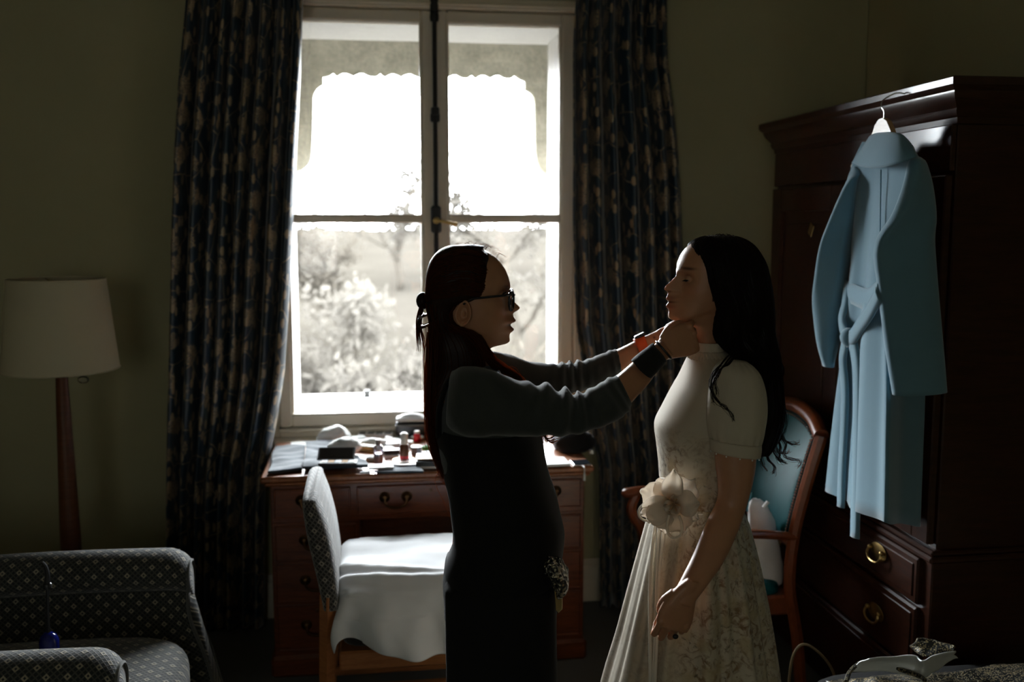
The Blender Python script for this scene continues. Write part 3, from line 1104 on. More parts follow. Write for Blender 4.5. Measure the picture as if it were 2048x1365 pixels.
# ------------------------------------------------------------------ armchair at lower left, facing right
ac = thing('armchair', 'low dark woven-fabric armchair with rolled arms and domed seat at lower left', 'armchair', (-.95, 2.78, 0))
AF = MT['arm_fabric']
def cushion(name, x0, x1, y0, y1, z0, z1, r, bulge, parent, mat, shape=None):
    n, m = 48, 9
    cx, cy = (x0 + x1) / 2, (y0 + y1) / 2
    hx, hy = (x1 - x0) / 2, (y1 - y0) / 2
    a = np.linspace(0, 2 * PI, n, endpoint=False)
    ux, uy = np.sign(np.cos(a)) * np.abs(np.cos(a)) ** .36, np.sign(np.sin(a)) * np.abs(np.sin(a)) ** .36
    rings = []
    for t in np.linspace(-PI / 2, PI / 2, 2 * m):
        k = r * (1 - math.cos(t))
        z = (z0 + r + r * math.sin(t)) if t < 0 else (z1 - r + r * math.sin(t))
        rings.append(np.stack([cx + ux * (hx - k), cy + uy * (hy - k), np.full(n, z)], 1))
    for s in (.92, .8, .65, .5, .35, .2, .04):
        rings.append(np.stack([cx + ux * (hx - r) * s, cy + uy * (hy - r) * s, np.full(n, z1 + bulge * (1 - s ** 2))], 1))
    R = np.array(rings)
    V, F = loft(R)
    if shape:
        V = shape(V)
    uv = np.stack([V[:, 0] + .0 * V[:, 2], V[:, 1] + V[:, 2] * .9], 1)
    return mesh(name, (V, F), mat, parent, True, None, uv)
def seat_shape(V):
    V = V.copy()
    f = np.clip((V[:, 0] - .05) / .45, 0, 1)
    V[:, 2] += -.03 * f ** 2 - .02 * np.clip(-V[:, 0] - .0, 0, 1)
    V[:, 0] += .05 * (1 - (V[:, 1] / .3) ** 2) * (V[:, 0] > .2)
    return V
cushion('seat', -.42, .36, -.25, .23, .25, .44, .06, .035, ac, AF, seat_shape)
mesh('seat_frame', bx(-.45, .30, -.30, .30, .12, .27, .03), AF, ac, smooth=False)
def arm(y, w, zt, xf):
    """upholstered arm: padded top that rolls over its front end, which sweeps down and forward to the seat rail"""
    xs = np.concatenate([np.linspace(-.45, xf - .06, 12), xf - .06 + .06 * np.sin(np.linspace(.2, PI / 2, 6))])
    rings = []
    a = np.linspace(0, 2 * PI, 28, endpoint=False)
    prof = []
    for k, x in enumerate(xs):
        q = max(0, (x - (xf - .06)) / .06)
        sh_ = math.sqrt(max(0, 1 - (q * .96) ** 2))
        # section: narrow slab with a fat roll on top
        pts = []
        zt_ = zt + .012 * math.sin((x + .45) * 3.2) - .035 * (1 - sh_)
        for t in np.linspace(-.35 * PI, 1.35 * PI, 19):
            pts.append((y + w * .5 * math.cos(t) * (.55 + .45 * sh_), zt_ - w * .42 + w * .42 * math.sin(t) * (.7 + .3 * sh_)))
        low = [(y - w * .30, z) for z in (zt - .13, .45, .33, .15)] + [(y + w * .30, z) for z in (.15, .33, .45, zt - .13)]
        ring = []
        for py_, pz in pts + low:
            fx = 0.0
            if q > 0 or x > xf - .1:
                below = np.clip((zt - .10 - pz) / .30, 0, 1)
                fx = q * (.01 + .085 * below ** 1.8) - q * .012 * math.sin(min(1, below) * PI)
            ring.append((x + fx, py_, pz))
        rings.append(ring)
    R = np.array(rings)
    o = mesh('arm', loft(R), AF, ac, True, 60, loft_uv(R))
    f = R[-1]
    mesh('piping', cat(tube(spline(f[1:18:2], 24), .006, 6), tube(spline([f[18], f[19], f[20], f[21], f[22]], 14), .006, 6), tube(spline([f[0], f[26], f[25], f[24], f[23]], 14), .006, 6)), MT['piping'], o)
    return o
arm(.30, .15, .655, .37)
arm(-.385, .15, .635, .325)
bk = []
for z, x, t in ((.14, -.50, .10), (.40, -.52, .13), (.62, -.56, .14), (.80, -.60, .13), (.90, -.625, .09), (.93, -.63, .03)):
    a = np.linspace(0, 2 * PI, 28, endpoint=False)
    bk.append(np.stack([x + t * .7 * np.sign(np.cos(a)) * np.abs(np.cos(a)) ** .6, .34 * np.sign(np.sin(a)) * np.abs(np.sin(a)) ** .35 - .03, np.full(28, z)], 1))
mesh('backrest', loft(bk), AF, ac, True, None, loft_uv(np.array(bk)))
for x in (-.40, .24):
    for y in (-.26, .26):
        mesh('leg', tf(lathe([(.002, 0), (.018, 0), (.028, .12), (.002, .13)], 12), (x, y, 0)), MT['mahogany'], ac)
# blue bottle-shaped thing with dark neck standing on the seat
bt = at_z(195, 1300, .47)
bo = thing('bottle', 'cobalt blue bottle with long dark curved neck standing on the armchair seat', 'bottle', (-.892, 2.76, .478))
mesh('body', lathe([(.004, 0), (.022, 0), (.026, .010), (.026, .045), (.020, .060), (.009, .068), (.003, .07)], 20), MT['blueglass'], bo)
mesh('neck', cat(tube([(0, 0, .066), (.001, 0, .13), (.004, 0, .195)], [.006, .004, .005], 8), tf(lathe([(.002, 0), (.011, .003), (.012, .014), (.008, .02), (.002, .022)], 12), (.004, 0, .19)),
                 tube(spline([(.004, 0, .21), (.006, 0, .232), (.002, 0, .255), (-.006, 0, .268)], 10), np.linspace(.009, .004, 10), 8)), MT['black'], bo)

# ------------------------------------------------------------------ desk under the window
dx0, dx1, dy0, dy1 = -.405, .806, 3.535, 4.115
desk = thing('desk', 'red-brown pedestal desk with brass drawer pulls under the window', 'desk', ((dx0 + dx1) / 2, (dy0 + dy1) / 2, 0))
ax, ay = (dx0 + dx1) / 2, (dy0 + dy1) / 2
def dbx(x0, x1, y0, y1, z0, z1, b=.004):
    return bx(x0 - ax, x1 - ax, y0 - ay, y1 - ay, z0, z1, b)
M_ = MT['mahogany']
mesh('desk_top', cat(dbx(dx0, dx1, dy0, dy1, .738, .760, .006), dbx(dx0 + .012, dx1 - .012, dy0 + .012, dy1 - .01, .722, .739, .006)), MT['desk_top'], desk, smooth=False)
px0, px1, px2, px3 = dx0 + .03, dx0 + .345, dx1 - .345, dx1 - .03
mesh('apron', dbx(px0, px3, dy0 + .035, dy1 - .02, .58, .723), M_, desk, smooth=False)
for a, b in ((px0, px1), (px2, px3)):
    mesh('pedestal', cat(dbx(a, b, dy0 + .035, dy1 - .02, .075, .585), dbx(a - .012, b + .012, dy0 + .022, dy1 - .015, 0, .08, .01)), M_, desk, smooth=False)
mesh('modesty_panel', dbx(px1, px2, dy1 - .06, dy1 - .045, .12, .585, .002), M_, desk, smooth=False)
def dpull(parent, x, z):
    y = dy0 + .028 - ay
    mesh('handle', cat(*[tf(lathe([(.002, 0), (.019, 0), (.020, .003), (.012, .008), (.008, .016), (.002, .018)], 16), (x + s * .040, y, z), rx=PI / 2) for s in (-1, 1)],
                       tube(spline([(x - .040, y - .016, z), (x - .036, y - .020, z - .022), (x - .015, y - .022, z - .034), (x + .015, y - .022, z - .034), (x + .036, y - .020, z - .022), (x + .040, y - .016, z)], 18), .0045, 8)), MT['dark_brass'], parent)
for a, b, z0, z1 in ((px0 + .012, px1 - .03, .600, .708), (px1 - .008, px2 + .008, .600, .708), (px2 + .03, px3 - .012, .600, .708),
                     (px0 + .012, px1 - .012, .44, .572), (px0 + .012, px1 - .012, .285, .428), (px0 + .012, px1 - .012, .10, .273),
                     (px2 + .012, px3 - .012, .44, .572), (px2 + .012, px3 - .012, .285, .428), (px2 + .012, px3 - .012, .10, .273)):
    f = mesh('drawer', cat(dbx(a, b, dy0 + .028, dy0 + .05, z0, z1, .004)), M_, desk, smooth=False)
    mesh('cock_bead', cat(dbx(a, b, dy0 + .024, dy0 + .03, z0, z0 + .006, .002), dbx(a, b, dy0 + .024, dy0 + .03, z1 - .006, z1, .002), dbx(a, a + .006, dy0 + .024, dy0 + .03, z0, z1, .002), dbx(b - .006, b, dy0 + .024, dy0 + .03, z0, z1, .002)), M_, f, smooth=False)
    for hx in ((-.128, .128) if b - a > .4 else (0,)):
        dpull(f, (a + b) / 2 - ax + hx, (z0 + z1) / 2 + .012)
    mesh('keyhole', tf(lathe([(.001, 0), (.006, 0), (.006, .003), (.001, .004)], 10), ((a + b) / 2 - ax , dy0 + .028 - ay, z1 - .022), rx=PI / 2), MT['dark_brass'], f)

# ------------------------------------------------------------------ desk chair with a sheet over its seat, facing right
DCY0, DCY1 = 2.86, 3.29
dc = thing('desk_chair', 'upholstered dark patterned chair facing right with wooden legs, white sheet over its seat', 'chair', (.03, 3.07, 0))
DO = np.array((.03, 3.07, 0))
Lp = [(601, 1012), (603, 1040), (611, 1085), (622, 1130), (633, 1175), (641, 1215)]
Rp = [(637, 1004), (650, 1035), (664, 1085), (672, 1130), (678, 1175), (681, 1215)]
bl = spline([at_y(a, b, DCY0) for a, b in Lp], 16)
br = spline([at_y(a, b, DCY0) for a, b in Rp], 16)
rings = []
for k in range(16):
    L_, R_ = bl[k] - DO, br[k] - DO
    hw = (DCY1 - DCY0) / 2
    a = np.linspace(0, 2 * PI, 32, endpoint=False)
    ex = np.sign(np.cos(a)) * np.abs(np.cos(a)) ** .45
    ey = np.sign(np.sin(a)) * np.abs(np.sin(a)) ** .3
    cx = (L_[0] + R_[0]) / 2
    rings.append(np.stack([cx + ex * (R_[0] - L_[0]) / 2 * .93, ey * hw, np.full(32, (L_[2] + R_[2]) / 2) - .012 * np.abs(ey) ** 3], 1))
top = rings[0]
capr = [np.stack([top[:, 0] * s + top[:, 0].mean() * (1 - s), top[:, 1] * (.9 + .1 * s), top[:, 2] + .016 * math.sqrt(1 - s * s) + .006], 1) for s in (.35, .7, .92)]
R_all = np.array(capr + rings)
mesh('backrest', loft(R_all), MT['desk_fabric'], dc, True, None, loft_uv(R_all))
mesh('seat', rbox(-.145, .28, -.175, .20, .38, .475, .03, .0), MT['desk_fabric'], dc, angle=None)
mesh('seat_rail', bx(-.145, .29, -.20, .20, .33, .39, .006), MT['orangewood'], dc, smooth=False)
lb = at_y(660, 1215, DCY0) - DO
for yy in (-.19, .19):
    mesh('leg', tube([(lb[0] - .03, yy, 0), (lb[0] - .018, yy, .2), (lb[0] - .005, yy, lb[2] + .03)], [.020, .026, .030], 4, True, .85), MT['orangewood'], dc, smooth=False)
    mesh('leg', tube([(.27, yy, 0), (.275, yy, .36)], [.017, .024], 4), MT['orangewood'], dc, smooth=False)
mesh('stretcher', bx(lb[0] - .01, .27, -.015, .015, .16, .19, .004), MT['orangewood'], dc, smooth=False)
for yy in (-.19, .19):
    mesh('side_stretcher', bx(lb[0] - .01, .27, yy - .012, yy + .012, .14, .17, .004), MT['orangewood'], dc, smooth=False)

nu, nv = 70, 90
prof = spline([(3.36, .50), (3.385, .545), (3.345, .585), (3.20, .603), (3.0, .60), (2.925, .59), (2.875, .565), (2.845, .51), (2.828, .475), (2.818, .435), (2.812, .400)], nv)
S = np.zeros((nv, nu, 3))
for j in range(nu):
    u = j / (nu - 1)
    x = -.128 + u * .44
    endr = math.sqrt(max(0, 1 - max(0, 1 - u / .10) ** 2))
    for i in range(nv):
        y, z = prof[i]
        hang = max(0, .58 - z) if y < 3.0 else 0
        hem = hang * (-.36 + .62 * u + .10 * math.sin(u * 4.0))
        zz = z - hem - (1 - endr) * .055
        yy = y - .028 * math.sin(u * 9 + z * 9) * min(1, hang * 6) - .012 * math.sin(u * 23 + 1) * min(1, hang * 5) + (.01 if y < 3 else -.02) * (1 - endr)
        S[i, j] = (x + .012 * math.sin(z * 22 + 1) * (hang > 0) - .0 + (.03 * hang if u < .2 else 0), yy, zz)
nz_ = noise3(S * np.array((1, 1.6, 1)), 4, 3, 14)
S[..., 2] += .010 * nz_ * (S[..., 2] > .5)
rd = np.exp(-((S[..., 1] - 2.93 + .10 * S[..., 0]) / .018) ** 2) + .8 * np.exp(-((S[..., 1] - 2.985 + .22 * S[..., 0]) / .015) ** 2)
S[..., 2] += .014 * rd
S[..., 1] -= .009 * nz_ * (S[..., 2] <= .56)
tag(solid(mesh('sheet', grid(S), MT['white_sheet'], None, True, None), .004), 'crumpled white cotton sheet draped over the desk chair seat', 'sheet')
tag(mesh('folded_towel', rbox(-.09, .27, 2.94, 3.30, .482, .572, .035, .0), MT['towel'], None), 'folded white towel under the sheet on the desk chair', 'towel')

# ------------------------------------------------------------------ teal leather armchair behind the bride, facing left
gc = thing('leather_armchair', 'red wooden armchair with studded teal leather back, behind the woman in white', 'armchair', (1.2, 3.31, 0))
GO = np.array((1.2, 3.31, 0))
ya, yb = 3.07 - 3.31, 3.55 - 3.31
def stile(y):
    return spline([(.235, y, .0), (.21, y, .25), (.175, y, .45), (.185, y, .62), (.225, y, .80), (.268, y, .955)], 22)
CW = MT['chairwood']
for y in (ya, yb):
    mesh('back_post', tube(stile(y), [.021] * 22, 8, True, 1.0), CW, gc)
arch = spline([(.268, ya, .955), (.283, ya + .10, .995), (.288, 0, 1.012), (.283, yb - .10, .995), (.268, yb, .955)], 24)
mesh('top_rail', tube(arch, [.026] * 24, 10), CW, gc)
mesh('lower_back_rail', tube([(.185, ya, .585), (.185, yb, .585)], .018, 8), CW, gc)
ns, nt = 22, 20
P = np.zeros((nt, ns, 3))
for j in range(ns):
    t = j / (ns - 1)
    y = ya + .026 + (yb - ya - .052) * t
    zt = np.interp(y, arch[:, 1], arch[:, 2]) - .022
    for i in range(nt):
        w = i / (nt - 1)
        z = .60 + (zt - .60) * w
        x = np.interp(z, stile(0)[8:, 2], stile(0)[8:, 0]) + .018 * (w * 1.0) * (1 - (2 * t - 1) ** 2)
        puff = .024 * (math.sin(PI * min(1, max(0, t))) ** .5) * (math.sin(PI * w) ** .5)
        P[i, j] = (x - .008 - puff, y, z)
o = mesh('back_pad', grid(P), MT['teal'], gc, True, None)
solid(o, .03, 1)
studs = []
for i in range(34):
    w = i / 33
    z = .615 + (.935 - .615) * w
    x = np.interp(z, stile(0)[8:, 2], stile(0)[8:, 0])
    for y in (ya + .028, yb - .028):
        studs.append(ball((x - .017, y, z), .0052, 6, 5))
for i in range(30):
    p = np.array([np.interp(ya + .03 + (yb - ya - .06) * i / 29, arch[:, 1], arch[:, k]) for k in range(3)])
    studs.append(ball((p[0] - .020, p[1], p[2] - .03), .0048, 6, 5))
sd = mesh('nailheads', cat(*studs), MT['steel'], gc)
sd['kind'] = 'stuff'
for y in (ya - .005, yb + .005):
    mesh('armrest', tube(spline([(.19, y, .615), (.08, y, .628), (-.08, y, .64), (-.20, y, .655), (-.262, y, .648)], 20), np.linspace(.017, .024, 20), 10, True, .8, True), CW, gc)
    mesh('arm_post', tube(spline([(-.225, y, .645), (-.245, y, .58), (-.20, y, .50), (-.19, y, .42)], 16), np.linspace(.018, .024, 16), 8), CW, gc)
    mesh('leg', tube(spline([(-.19, y, .42), (-.205, y, .25), (-.19, y, 0)], 10), np.linspace(.026, .016, 10), 8), CW, gc)
mesh('seat_rail', bx(-.21, .19, ya, yb, .34, .41, .008), CW, gc, smooth=False)
mesh('seat', rbox(-.215, .17, ya + .01, yb - .01, .385, .445, .025, .02), MT['teal'], gc, angle=None)

tw = []
ctr = [(1508, 1000, 5), (1514, 1008, 17), (1520, 1030, 25), (1524, 1060, 30), (1530, 1100, 32), (1535, 1140, 32), (1538, 1165, 28), (1540, 1174, 16)]
cs = spline(ctr, 26)
for px, py, hw in cs:
    c = at_y(px, py, 3.165)
    w = hw * 3.165 / FPX * 1.02
    a = np.linspace(0, 2 * PI, 24, endpoint=False)
    tw.append(np.stack([c[0] + w * np.cos(a), c[1] + w * .8 * np.sin(a), np.full(24, c[2])], 1))
tw = np.array(tw)
tw += noise3(tw, 9, 3, 26)[..., None] * .008 + noise3(tw, 19, 3, 150)[..., None] * .003
tag(mesh('towel', loft(tw), MT['towel'], None, angle=None), 'white fluffy towel bundled on the teal leather armchair seat', 'towel')
tag(mesh('clip', tube([at_y(1527, 1016, 3.10), at_y(1536, 1004, 3.10)], .007, 8), MT['white'], None), 'small white clip on top of the bundled towel', 'clip')
tag(mesh('paintbrush', tube([at_y(1496, 1024, 3.17), at_y(1505, 985, 3.18)], [.007, .005], 8), MT['teal'], None), 'teal make-up brush poking up beside the bundled towel', 'brush')

# ------------------------------------------------------------------ hanger and blue coat on the wardrobe
HX = 1.47
hg = thing('coat_hanger', 'light wooden coat hanger hooked on the wardrobe cornice', 'hanger', at_x(1768, 262, HX))
HO = np.array(at_x(1768, 262, HX))
pl = [(1747, 274), (1754, 252), (1762, 239), (1770, 236), (1778, 242), (1785, 258), (1790, 275), (1812, 300), (1834, 322), (1833, 334), (1815, 322), (1790, 300), (1776, 290), (1768, 266), (1760, 290), (1744, 305), (1722, 330), (1708, 342), (1706, 332), (1724, 306)]
q = np.array([at_x(a, b, HX) - HO for a, b in pl])
nq = len(q)
left_, right_ = q.copy(), q.copy()
left_[:, 0] -= .008
right_[:, 0] += .008
Fh = [(i, (i + 1) % nq, nq + (i + 1) % nq, nq + i) for i in range(nq)]
Fh += [tuple(range(nq)), tuple(range(2 * nq - 1, nq - 1, -1))]
mesh('shoulders', (np.concatenate([left_, right_]), Fh), MT['hangerwood'], hg, smooth=False)
hk = [at_x(1768, 238, HX), at_x(1768, 222, HX), at_x(1763, 213, HX), at_x(1759, 202, HX) + (0.01, 0, 0), at_x(1761, 191, HX) + (.03, 0, 0), at_x(1764, 188, HX) + (.05, 0, .004), at_x(1768, 190, HX) + (.075, 0, .002)]
mesh('hook', tube(spline([p - HO for p in hk], 24), .0022, 6), MT['steel'], hg)

ct = thing('coat', 'long blue wool coat with tied belt on a wooden hanger against the wardrobe', 'coat', at_x(1760, 1040, 1.47))
CO = np.array(at_x(1760, 1040, 1.47))
def closed_spline(pts, n):
    P = np.asarray(pts, float)
    k = len(P)
    out = []
    for t in np.linspace(0, k, n, endpoint=False):
        i = int(t)
        u = t - i
        a, b, c, d = P[(i - 1) % k], P[i % k], P[(i + 1) % k], P[(i + 2) % k]
        out.append(.5 * (2 * b + (c - a) * u + (2 * a - 5 * b + 4 * c - d) * u * u + (3 * b - a - 3 * c + d) * u ** 3))
    return np.array(out)
# body rows: far edge (px, py, x), back corner (px, py, x), near edge (px, py, x): the back panel faces the room, the side panel faces the viewer
rows = [(1724, 284, 1.462, 1800, 284, 1.45, 1816, 284, 1.475), (1702, 333, 1.462, 1822, 330, 1.44, 1841, 325, 1.485), (1698, 380, 1.458, 1818, 385, 1.425, 1847, 380, 1.505), (1699, 460, 1.455, 1800, 465, 1.400, 1850, 460, 1.525),
        (1696, 540, 1.452, 1782, 545, 1.382, 1848, 540, 1.535), (1691, 600, 1.450, 1772, 605, 1.375, 1846, 605, 1.535), (1684, 680, 1.450, 1768, 688, 1.372, 1846, 690, 1.538), (1670, 770, 1.448, 1768, 785, 1.366, 1846, 790, 1.54),
        (1657, 870, 1.446, 1766, 892, 1.360, 1842, 900, 1.54), (1645, 972, 1.444, 1763, 1046, 1.354, 1836, 1054, 1.54)]
Rw = spline(rows, 46)
Rb = []
for i, r in enumerate(Rw):
    v = i / 45
    Lf, Cn, Rt = at_x(r[0], r[1], r[2]), at_x(r[3], r[4], r[5]), at_x(r[6], r[7], r[8])
    nv_ = np.array((-(Lf - Cn)[1], (Lf - Cn)[0], 0))
    nv_ /= np.linalg.norm(nv_)
    g = min(1, max(0, (v - .08) * 3))
    back_ = []
    for q in np.linspace(0, 1, 13):
        p = Lf * (1 - q) + Cn * q
        w = (-.010 * math.cos(q * 2 * PI * 2.0 + .4) - .014 * math.exp(-((q - .36) / .10) ** 2) + .016 * math.sin(PI * q)) * g * (.55 + .6 * v)
        back_.append(p + nv_ * w)
    side_ = [Cn * (1 - q) + Rt * q + np.array((-.3, -1, 0)) * .014 * math.sin(PI * q * 2 + 1) * g for q in (.25, .5, .75)]
    wall_ = [Rt + (.012, .02, 0), Lf * .35 + Rt * .65 + (.030, 0, 0), Lf * .7 + Rt * .3 + (.05, .0, 0), Lf + (.03, .012, 0)]
    Rb.append(closed_spline(back_ + side_ + [Rt] + wall_, 84) - CO)
mesh('back', loft(np.array(Rb)), MT['coat'], ct, angle=None)
def sleeve_loft(rows, th, seed, nr=44, n=40):
    """rows of (edge px, py, x, edge px, py, x, thickness factor)"""
    Rr = spline(rows, nr)
    a = np.linspace(0, 2 * PI, n, endpoint=False)
    ca, sa = np.sign(np.cos(a)) * np.abs(np.cos(a)) ** .8, np.sign(np.sin(a)) * np.abs(np.sin(a)) ** .8
    out = []
    for i, r in enumerate(Rr):
        A, B = at_x(r[0], r[1], r[2]), at_x(r[3], r[4], r[5])
        w = B - A
        nn = np.array((w[1], -w[0], 0))
        nn /= np.linalg.norm(nn) + 1e-9
        c = (A + B) / 2
        v = i / (nr - 1)
        f = 1 + .18 * np.cos(a * 3 + v * 6 + seed) * math.exp(-((v - .5) / .25) ** 2)
        out.append(c - ca[:, None] * w / 2 + (sa * f * th * r[6])[:, None] * nn - CO)
    out = np.array(out)
    return loft(out + noise3(out, seed, 2, 9)[..., None] * .004)
mesh('sleeve', sleeve_loft([(1706, 334, 1.45, 1713, 336, 1.46, .25), (1701, 348, 1.435, 1717, 348, 1.46, .6), (1690, 368, 1.42, 1714, 372, 1.45, .9), (1668, 425, 1.405, 1710, 430, 1.45, 1), (1645, 490, 1.39, 1702, 484, 1.45, 1.1), (1633, 555, 1.385, 1694, 560, 1.45, 1), (1628, 605, 1.385, 1688, 610, 1.45, 1), (1635, 675, 1.39, 1680, 672, 1.44, 1), (1645, 729, 1.395, 1670, 731, 1.43, .9)], .045, 1), MT['coat'], ct, angle=None)
mesh('sleeve', sleeve_loft([(1830, 314, 1.455, 1839, 317, 1.475, .25), (1824, 326, 1.435, 1845, 330, 1.49, .6), (1812, 372, 1.41, 1858, 376, 1.505, .8), (1790, 430, 1.375, 1866, 436, 1.51, 1), (1751, 490, 1.352, 1869, 490, 1.515, 1.1), (1757, 570, 1.350, 1875, 570, 1.515, 1.0), (1768, 670, 1.352, 1882, 670, 1.515, .95), (1777, 735, 1.355, 1887, 730, 1.515, .9), (1786, 794, 1.358, 1891, 785, 1.515, .85)], .034, 4), MT['coat'], ct, angle=None)
# broad turned-down collar
tp = spline([(1741, 274), (1752, 268), (1769, 266), (1788, 266), (1806, 272), (1826, 296)], 26)
bt_ = spline([(1706, 326), (1722, 333), (1745, 336), (1775, 333), (1806, 324), (1833, 314)], 26)
cg = np.zeros((12, 26, 3))
for j in range(26):
    s = j / 25
    for i in range(12):
        v = i / 11
        q = tp[j] * (1 - v) + bt_[j] * v
        xx = 1.452 - .050 * math.sin(PI * min(1, s * .95 + .03)) ** .7 * (.45 + .55 * math.sin(v * PI * .62)) - .012
        cg[i, j] = at_x(q[0], q[1], xx) - CO
solid(mesh('collar', grid(cg), MT['coat'], ct, True, None), .008, 0)
# centre seam, belt loops, tied belt with two hanging ends
def strip(px, xo, w, name, parent, thick=.006, twist=0.0):
    """flat belt band following pixels (x, y, x-offset) at the coat"""
    c = np.array([np.append(at_x(a, b, 1.430 + dx)[0:3], 0)[:3] for a, b, dx in spline(px, 40)])
    T = np.gradient(c, axis=0)
    T /= np.linalg.norm(T, axis=1)[:, None]
    nrm = np.array((-1.0, 0, 0))
    Bn = np.cross(T, nrm)
    Bn /= np.linalg.norm(Bn, axis=1)[:, None]
    Gd = np.stack([c - Bn * w / 2, c - Bn * w * .17, c + Bn * w * .17, c + Bn * w / 2], 1) - CO
    Gd[:, 1:3, 0] -= .004
    return solid(mesh(name, grid(Gd), MT['coat'], parent, True, None), thick, 0)
mesh('seam', tube([at_x(1762 - 3 * k / 9, 340 + k * 24, 1.432 - .0075 * k) - CO for k in range(10)], .0018, 5), MT['coat'], ct)
bl_ = strip([(1690, 580, .012), (1706, 588, -.012), (1735, 598, -.045), (1760, 584, -.078)], 0, .060, 'belt', ct)
strip([(1758, 588, -.082), (1742, 620, -.072), (1722, 650, -.058), (1706, 674, -.048), (1694, 680, -.04)], 0, .046, 'belt_loop', bl_)
strip([(1694, 575, .0), (1690, 610, -.012), (1684, 640, -.022), (1690, 668, -.032), (1704, 676, -.04)], 0, .040, 'belt_loop', bl_)
mesh('belt_knot', basis(ball((0, 0, 0), (.026, .030, .028), 16, 10), at_x(1698, 675, 1.392) - CO, (1, 0, 0), (0, .9, .4), (0, -.4, .9)), MT['coat'], bl_)
strip([(1692, 682, -.034), (1686, 720, -.022), (1690, 780, -.024), (1688, 860, -.026), (1684, 940, -.03), (1682, 1015, -.034)], 0, .042, 'belt_end', bl_)
strip([(1706, 684, -.042), (1714, 740, -.052), (1715, 830, -.06), (1713, 930, -.066), (1710, 1076, -.072)], 0, .048, 'belt_end', bl_)

# ------------------------------------------------------------------ things on the desk
DZ = .7605
def D(px, py, z=DZ):
    return np.array(at_z(px, py, z))
def flatcloth(name, corners, label, mat, amp=.006, seed=0, n=34, t=.008, cat_='cloth', base=DZ + .002):
    c = [D(*p) for p in corners]                 # far-left, far-right, near-right, near-left
    G = np.zeros((n, n, 3))
    for i in range(n):
        for j in range(n):
            u, v = j / (n - 1), i / (n - 1)
            G[i, j] = (c[0] * (1 - u) + c[1] * u) * (1 - v) + (c[3] * (1 - u) + c[2] * u) * v
    wv = noise3(G * np.array((1, 2.2, 0)), seed, 3, 22)
    G[..., 0] += .010 * noise3(G, seed + 1, 2, 12)
    G[..., 1] += .010 * noise3(G, seed + 2, 2, 12)
    G[..., 2] = base + t * .5 + amp * (1 + wv)
    return tag(solid(mesh(name, grid(G), mat, None, True, None), t, 0), label, cat_)
flatcloth('cloth', [(548, 899), (609, 897), (603, 944), (536, 951)], 'slate blue cloth spread at the left end of the desk', MT['denim'], .005, 3)
flatcloth('cloth', [(612, 892), (668, 892), (742, 944), (606, 946)], 'slate blue rumpled cloth lying under the open make-up palette', MT['denim'], .008, 6, base=DZ + .006)
flatcloth('cloth', [(760, 935), (835, 935), (846, 950), (752, 950)], 'dark slate cloth under the round white dish at the desk edge', MT['denim'], .003, 8)
tag(mesh('paper', tf(bx(-.06, .06, -.045, .045, 0, .003, .001), D(612, 889) , rz=.1), MT['paper'], None, smooth=False), 'white sheet of paper at the back left of the desk', 'paper')
def lump(name, px, py, r, label, mat, seed, cat_, z=DZ):
    c = D(px, py, z)
    v, f = ball((0, 0, 0), 1.0, 40, 26)
    v = v * (1 + .16 * noise3(v, seed, 4, 2.6)[:, None] - (.16 * np.abs(noise3(v, seed + 40, 3, 5.0)) - .05)[:, None] * (mat is MT['paper'])) * np.array(r)
    v[:, 2] = np.maximum(v[:, 2], -r[2] * .55) + r[2] * .55
    return tag(mesh(name, (v + c, f), mat, None, angle=None), label, cat_)
lump('tissue', 669, 884, (.066, .05, .042), 'large crumpled white tissue heap at the back of the desk', MT['paper'], 3, 'tissue')
lump('tissue', 690, 905, (.062, .036, .036), 'smaller crumpled white tissue behind the open palette', MT['paper'], 8, 'tissue', DZ + .026)
lump('tissue', 748, 896, (.05, .03, .026), 'white crumpled tissue between the brown pouch and the spray bottle', MT['paper'], 18, 'tissue')
lump('tissue', 775, 905, (.03, .02, .016), 'small white tissue scrap behind the spray bottle', MT['paper'], 28, 'tissue')
lump('tissue', 745, 922, (.026, .02, .012), 'little wad of cotton beside the spray bottle', MT['paper'], 11, 'tissue')
for k, (px, py, w, h, rz_, lab) in enumerate([(706, 880, .05, .03, .3, 'white paper sheet between the two tissue heaps'), (790, 884, .045, .03, -.2, 'white paper sheet in front of the magazine'), (800, 903, .035, .022, .5, 'small white card left of the grey jar'), (846, 912, .03, .03, .2, 'white card between the grey jar and the tray')]):
    c = D(px, py)
    G = np.array([[(c[0] + (u * w) * math.cos(rz_) - v_ * h * math.sin(rz_), c[1] + u * w * math.sin(rz_) + v_ * h * math.cos(rz_), DZ + .004 + .006 * (1 + math.sin(u * 3 + k) * math.cos(v_ * 2 + k))) for u in np.linspace(-1, 1, 12)] for v_ in np.linspace(-1, 1, 10)])
    tag(solid(mesh('paper', grid(G), MT['paper'], None, True, None), .0015, 0), lab, 'paper')
# open palette
pp = thing('makeup_palette', 'open dark make-up palette with mirror lid lying on the slate cloth', 'palette', D(676, 930, DZ + .026), -.10)
mesh('base', cat(bx(-.068, .068, -.02, .028, 0, .012, .003), bx(-.064, .064, -.022, -.018, .001, .011, .001)), MT['black'], pp, smooth=False)
for k in range(5):
    mesh('pan', bx(-.060 + k * .0245, -.038 + k * .0245, -.013, .022, .011, .0135, .001), MT['petal_core'] if k % 2 else MT['paper'], pp, smooth=False)
ld = mesh('lid', tf(bx(-.068, .068, 0, .062, -.004, .004, .002), (-.012, .028, .012), rx=.55), MT['black'], pp, smooth=False)
mesh('mirror', tf(bx(-.060, .060, .005, .057, .004, .0055, .0005), (-.012, .028, .012), rx=.55), flat('palette_mirror', (.05, .045, .04), .12, .6), ld, smooth=False)
